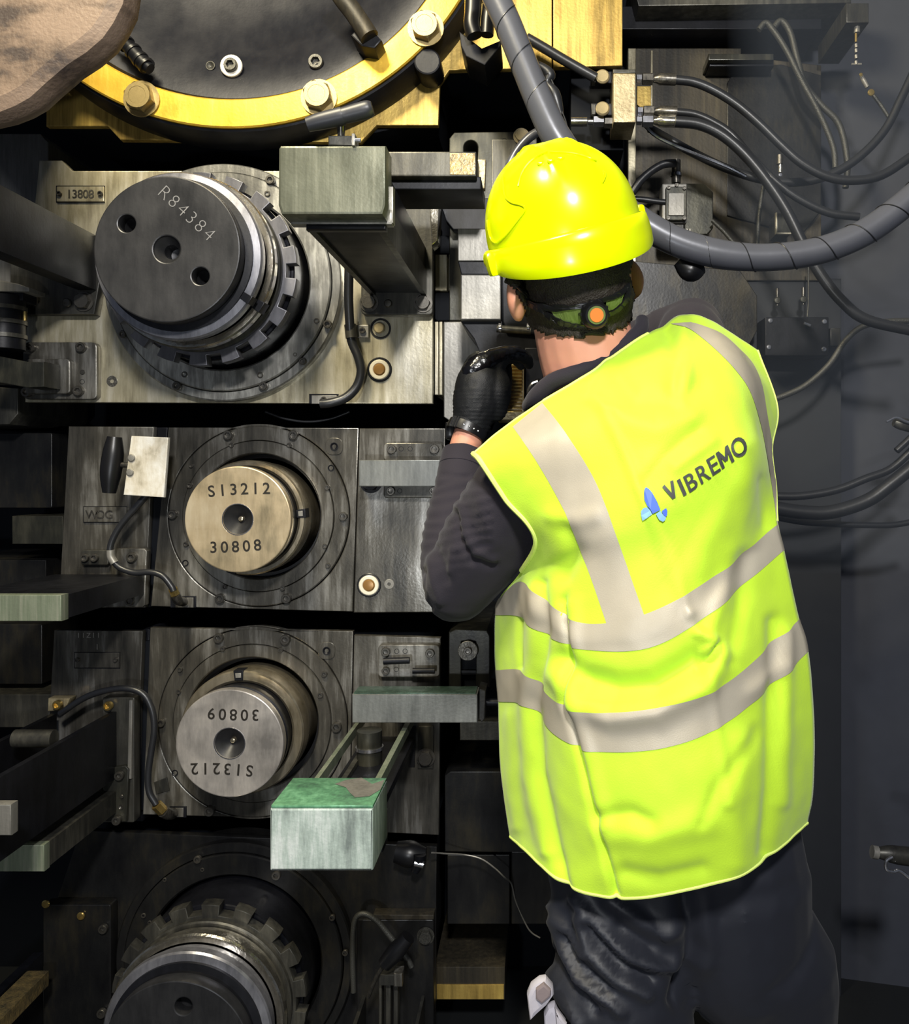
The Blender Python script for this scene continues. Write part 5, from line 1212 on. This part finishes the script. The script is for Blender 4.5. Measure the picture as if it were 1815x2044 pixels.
# printed name and emblem on the back
def printed(name, vs2, fs2, mat, lift=.0032):
    out = [cast(vest_bvh, x, y, lift) for x, y in vs2]
    if any(p is None for p in out): return
    link(name, mesh(out, fs2, name), mat, vest, None)
for ch, cx, cy, wd in (('V', 1339, 981, 25), ('I', 1360, 973, 7.5), ('B', 1378, 962, 22), ('R', 1402, 945, 24), ('E', 1422.5, 929, 19.5), ('M', 1445.5, 913, 27), ('O', 1473, 894, 31)):
    if ch in 'VM':
        segs = {'V': [((.10, 1), (.5, .07)), ((.9, 1), (.5, .07))], 'M': [((.07, 0), (.07, 1)), ((.10, .96), (.5, .28)), ((.9, .96), (.5, .28)), ((.93, 0), (.93, 1))]}[ch]
        v2, f2 = [], []
        for (xa, za), (xb, zb) in segs:
            dx, dz = (xb - xa) * wd, (zb - za) * 34; l_ = sqrt(dx * dx + dz * dz); ox, oz = -dz / l_ * 3.3 / wd, dx / l_ * 3.3 / 34
            n_ = len(v2); m_ = 5
            for q in range(m_ + 1):
                u_ = q / m_; v2 += [(xa + (xb - xa) * u_ + ox, za + (zb - za) * u_ + oz), (xa + (xb - xa) * u_ - ox, za + (zb - za) * u_ - oz)]
            f2 += [(n_ + 2 * q, n_ + 2 * q + 1, n_ + 2 * q + 3, n_ + 2 * q + 2) for q in range(m_)]
    else: v2, f2, ratio = char(ch, .022 if ch == 'O' else .014)
    bx = Vector((cos(radians(33)), -sin(radians(33)))); upv = Vector((-sin(radians(23)), -cos(radians(23))))
    hgt = 36 if ch == 'O' else 34
    printed('printed_letter', [tuple(Vector((cx, cy)) + bx * (x - .5) * wd + upv * (z - .5) * hgt) for x, z in v2], f2, M['print_dark'])
for nm, mat, pts in (('emblem_leaf', 'print_blue', [(255, 778), (235, 800), (232, 850), (250, 930), (275, 1010), (320, 1060), (345, 1112), (455, 1055), (410, 950), (350, 840), (300, 795)]),
                     ('emblem_leaf', 'print_pale', [(280, 1026), (245, 1032), (217, 1072), (214, 1130), (230, 1198), (285, 1165), (338, 1120), (316, 1070)]),
                     ('emblem_leaf', 'print_pale', [(453, 1068), (387, 1112), (402, 1150), (437, 1193), (480, 1213), (513, 1190), (523, 1152), (488, 1122)]),
                     ('emblem_leaf', 'print_blue', [(470, 1072), (500, 1050), (530, 1030), (545, 1070), (540, 1130), (520, 1143), (492, 1120)])):
    printed(nm, [(1250 + x / 6.722, 860 + y / 6.722) for x, y in pts], [tuple(range(len(pts)))], M[mat], .0045)

# --- gloves, watch
gl = remeshed('work_glove', [
    ([P(943, 842, 1.50), P(950, 805, 1.50), P(957, 765, 1.50), P(962, 738, 1.505)], [.034, .041, .041, .034]),
    ([P(985, 815, 1.51), P(990, 780, 1.50), P(985, 750, 1.505)], [.026, .028, .026]),
    ([P(985, 742, 1.495), P(1003, 716, 1.500), P(1030, 708, 1.515), P(1050, 716, 1.535), P(1056, 728, 1.55)], [.0155, .0145, .0125, .0115, .009]),
    ([P(966, 738, 1.505), P(984, 714, 1.520), P(1010, 708, 1.545), P(1030, 716, 1.565), P(1040, 730, 1.575)], [.0160, .015, .0130, .0115, .009]),
    ([P(947, 748, 1.515), P(962, 724, 1.540), P(985, 716, 1.57), P(1005, 726, 1.59), P(1012, 742, 1.595)], [.0155, .0145, .0125, .011, .009]),
    ([P(934, 765, 1.525), P(942, 742, 1.555), P(962, 734, 1.585), P(980, 744, 1.60), P(986, 758, 1.602)], [.0140, .013, .0115, .010, .008]),
    ([P(972, 820, 1.515), P(998, 792, 1.525), P(1008, 760, 1.54), P(1012, 736, 1.555)], [.020, .0165, .0140, .010])], [], .0032, M['glove'], person, 3,
    lambda v, n: .0007 * noise.noise(v * 90) + .0006 * sin(v.z * 900) * (1 if proj(v)[1] > 775 else 0))
kn = remeshed('rubber_coating', [([P(938, 762, 1.495), P(946, 742, 1.485), P(962, 727, 1.485), P(982, 716, 1.490), P(1008, 707, 1.498), P(1032, 704, 1.512), P(1046, 709, 1.526)], [.019, .022, .0205, .0175, .0145, .0125, .010])], [], .003, M['glove_coat'], gl, 3, lambda v, n: .0016 * noise.noise(v * 75) + .0008 * noise.noise(v * 190))
tube('glove_cuff', hosepts([(938, 848, 1.499), (944, 826, 1.5)], 1.5), [.0325, .034], M['glove'], gl, 28, smooth=False)
remeshed('work_glove', [([R_wr, P(1165, 722, 1.765)], [.036, .04])] + [([P(1172 - 6 * i, 712 + 9 * i, 1.76), P(1150 - 4 * i, 715 + 9 * i, 1.80), P(1136, 722 + 8 * i, 1.815)], [.014, .0125, .010]) for i in range(4)] + [([P(1180, 745, 1.75), P(1155, 768, 1.775)], [.015, .011])], [], .004, M['glove'], person, 3)
ax0, ax1 = P(930, 872, 1.493), P(934, 846, 1.499)
wdir = (ax1 - ax0).normalized()
wc = (ax0 + ax1) / 2
wtilt = (wdir + Vector((.28, 0, 0))).normalized()
vs, fs = [], []; n = 48; u = wtilt.cross(Vector((0, 1, 0))).normalized(); v_ = wtilt.cross(u)
for i in range(n):
    a = 2 * pi * i / n; e = u * cos(a) * 1.08 + v_ * sin(a)
    for r, h in ((.0300, -.008), (.0328, -.0085), (.0334, 0), (.0328, .0085), (.0300, .008)): vs.append(wc + e * r + wtilt * h)
for i in range(n):
    i2 = (i + 1) % n
    for j in range(5): fs.append((i * 5 + j, i * 5 + (j + 1) % 5, i2 * 5 + (j + 1) % 5, i2 * 5 + j))
watch = link('wrist_watch', mesh(vs, fs, 'watch'), M['black_plastic'], person, 40)
for a in (-.15, .12, .38, .62):
    e = u * cos(pi / 2 + a) * 1.08 + v_ * sin(pi / 2 + a)
    if e.y > 0: e = -(u * cos(pi / 2 - a) * 1.08 + v_ * sin(pi / 2 - a)); e = u * (e.dot(u)) + v_ * (-abs(e.dot(v_)) if v_.y > 0 else abs(e.dot(v_)))
    q = wc + e * .0336; link('strap_stud', mesh(*ellipsoid(q, (.0018, .0018, .0018), None, None, 10, 8), 'stud'), M['chrome'], watch, None)
for a in (-.55, -.72, -.9):
    s_ = 1 if v_.y < 0 else -1
    e = u * sin(a) * (1 if u.x > 0 else -1) * 1.08 + v_ * s_ * cos(a); q = wc + e * .0332
    tube('strap_ridge', [q - wtilt * .010, q + wtilt * .010], .0022, M['black_plastic'], watch, 8, smooth=False)
q = wc + Vector((-.030, .02, .0)); link('watch_case', mesh(*ellipsoid(q, (.010, .017, .017), None, lambda p: 1 / max(abs(p.x), abs(p.y), abs(p.z)) ** .6, 20, 14), 'case'), M['black_plastic'], watch, 40)

# --- trousers and boots
TF = [([(1150, 1790), (1200, 1860), (1260, 1915), (1310, 1930), (1355, 1925)], 13, .010), ([(1220, 1795), (1280, 1840), (1330, 1862), (1362, 1860)], 16, .009), ([(1105, 1810), (1135, 1860), (1165, 1905)], 9, .007),
      ([(1160, 1835), (1180, 1900), (1230, 1955), (1290, 1985)], 13, .010), ([(1110, 1840), (1130, 1900), (1160, 1955), (1220, 2000), (1240, 2020)], 11, .009), ([(1105, 1940), (1125, 1990), (1160, 2044)], 10, .009),
      ([(1180, 1850), (1230, 1915), (1300, 1950)], 10, -.007), ([(1130, 1870), (1160, 1930), (1215, 1975)], 9, -.007), ([(1110, 1900), (1140, 1960), (1190, 2020)], 9, -.007), ([(1240, 1850), (1300, 1890)], 12, -.006), ([(1370, 1800), (1385, 1900), (1360, 2000)], 22, -.016)]
def tfold(v, n):
    px, py = proj(v); d = 0
    if n.y < .3:
        for ln, wd, am in TF: d += 1.5 * am * exp(-(seg_dist(px, py, ln) / wd) ** 2)
    return d + .002 * noise.noise(v * 14)
remeshed('trousers', [([P(1235, 1700, 1.29), P(1440, 1690, 1.30)], [.115, .125]), ([P(1330, 1640, 1.29), P(1340, 1800, 1.29)], [.125, .118]),
    ([P(1240, 1740, 1.28), P(1240, 1870, 1.265), P(1250, 1990, 1.25), L_kn + Vector((0, 0, .0)), L_an + Vector((0, 0, .02))], [.105, .104, .100, .088, .075]),
    ([P(1450, 1740, 1.30), P(1470, 1880, 1.31), R_kn + Vector((0, 0, .06)), R_an + Vector((0, 0, .02))], [.125, .118, .098, .078])], [], .006, M['trousers'], person, 5, tfold)
for c, nm in ((L_an, 'l'), (R_an, 'r')):
    b = remeshed('work_boot', [([c + Vector((0, 0, .08)), c + Vector((0, 0, .0)), c + Vector((0, .0, -.05))], [.055, .054, .052]), ([c + Vector((0, -.01, -.06)), c + Vector((0, .10, -.06)), c + Vector((.005, .20, -.068))], [.049, .047, .040])], [], .006, M['glove'], person, 4)
    vs = [(c.x + x, c.y + y, z) for x, y in ((-.05, -.06), (.05, -.06), (.052, .1), (.045, .22), (0, .25), (-.04, .22), (-.05, .1)) for z in (0, .022)]
    link('boot_sole', mesh(vs, [tuple(range(0, 14, 2)), tuple(range(1, 14, 2))] + [(2 * i, 2 * ((i + 1) % 7), 2 * ((i + 1) % 7) + 1, 2 * i + 1) for i in range(7)], 'sole'), M['black_plastic'], b, None)

# folded rag hanging at the worker's knee
rag = plate('pocket_rag', [(1052, 1990), (1060, 1972), (1076, 1960), (1090, 1958), (1104, 1974), (1106, 1990), (1092, 2010), (1074, 2026), (1058, 2042)], 1.145, .02, M['rag'], None, bev=.006)
tag(rag, 'crumpled white rag hanging beside the dark trouser leg at the bottom', 'rag')
plate('rag_tail', [(1086, 2030), (1094, 2014), (1108, 2010), (1114, 2024), (1130, 2046), (1134, 2110), (1090, 2120)], 1.15, .02, M['rag'], rag, bev=.006)
plate('rag_fold', [(1070, 1976), (1086, 1964), (1100, 1978), (1100, 1990), (1082, 2006), (1070, 1996)], 1.139, .008, M['rag_brown'], rag, bev=.003)
plate('rag_fold', [(1108, 2014), (1116, 2024), (1132, 2046), (1128, 2110), (1112, 2060)], 1.143, .01, M['rag'], rag, bev=.004)
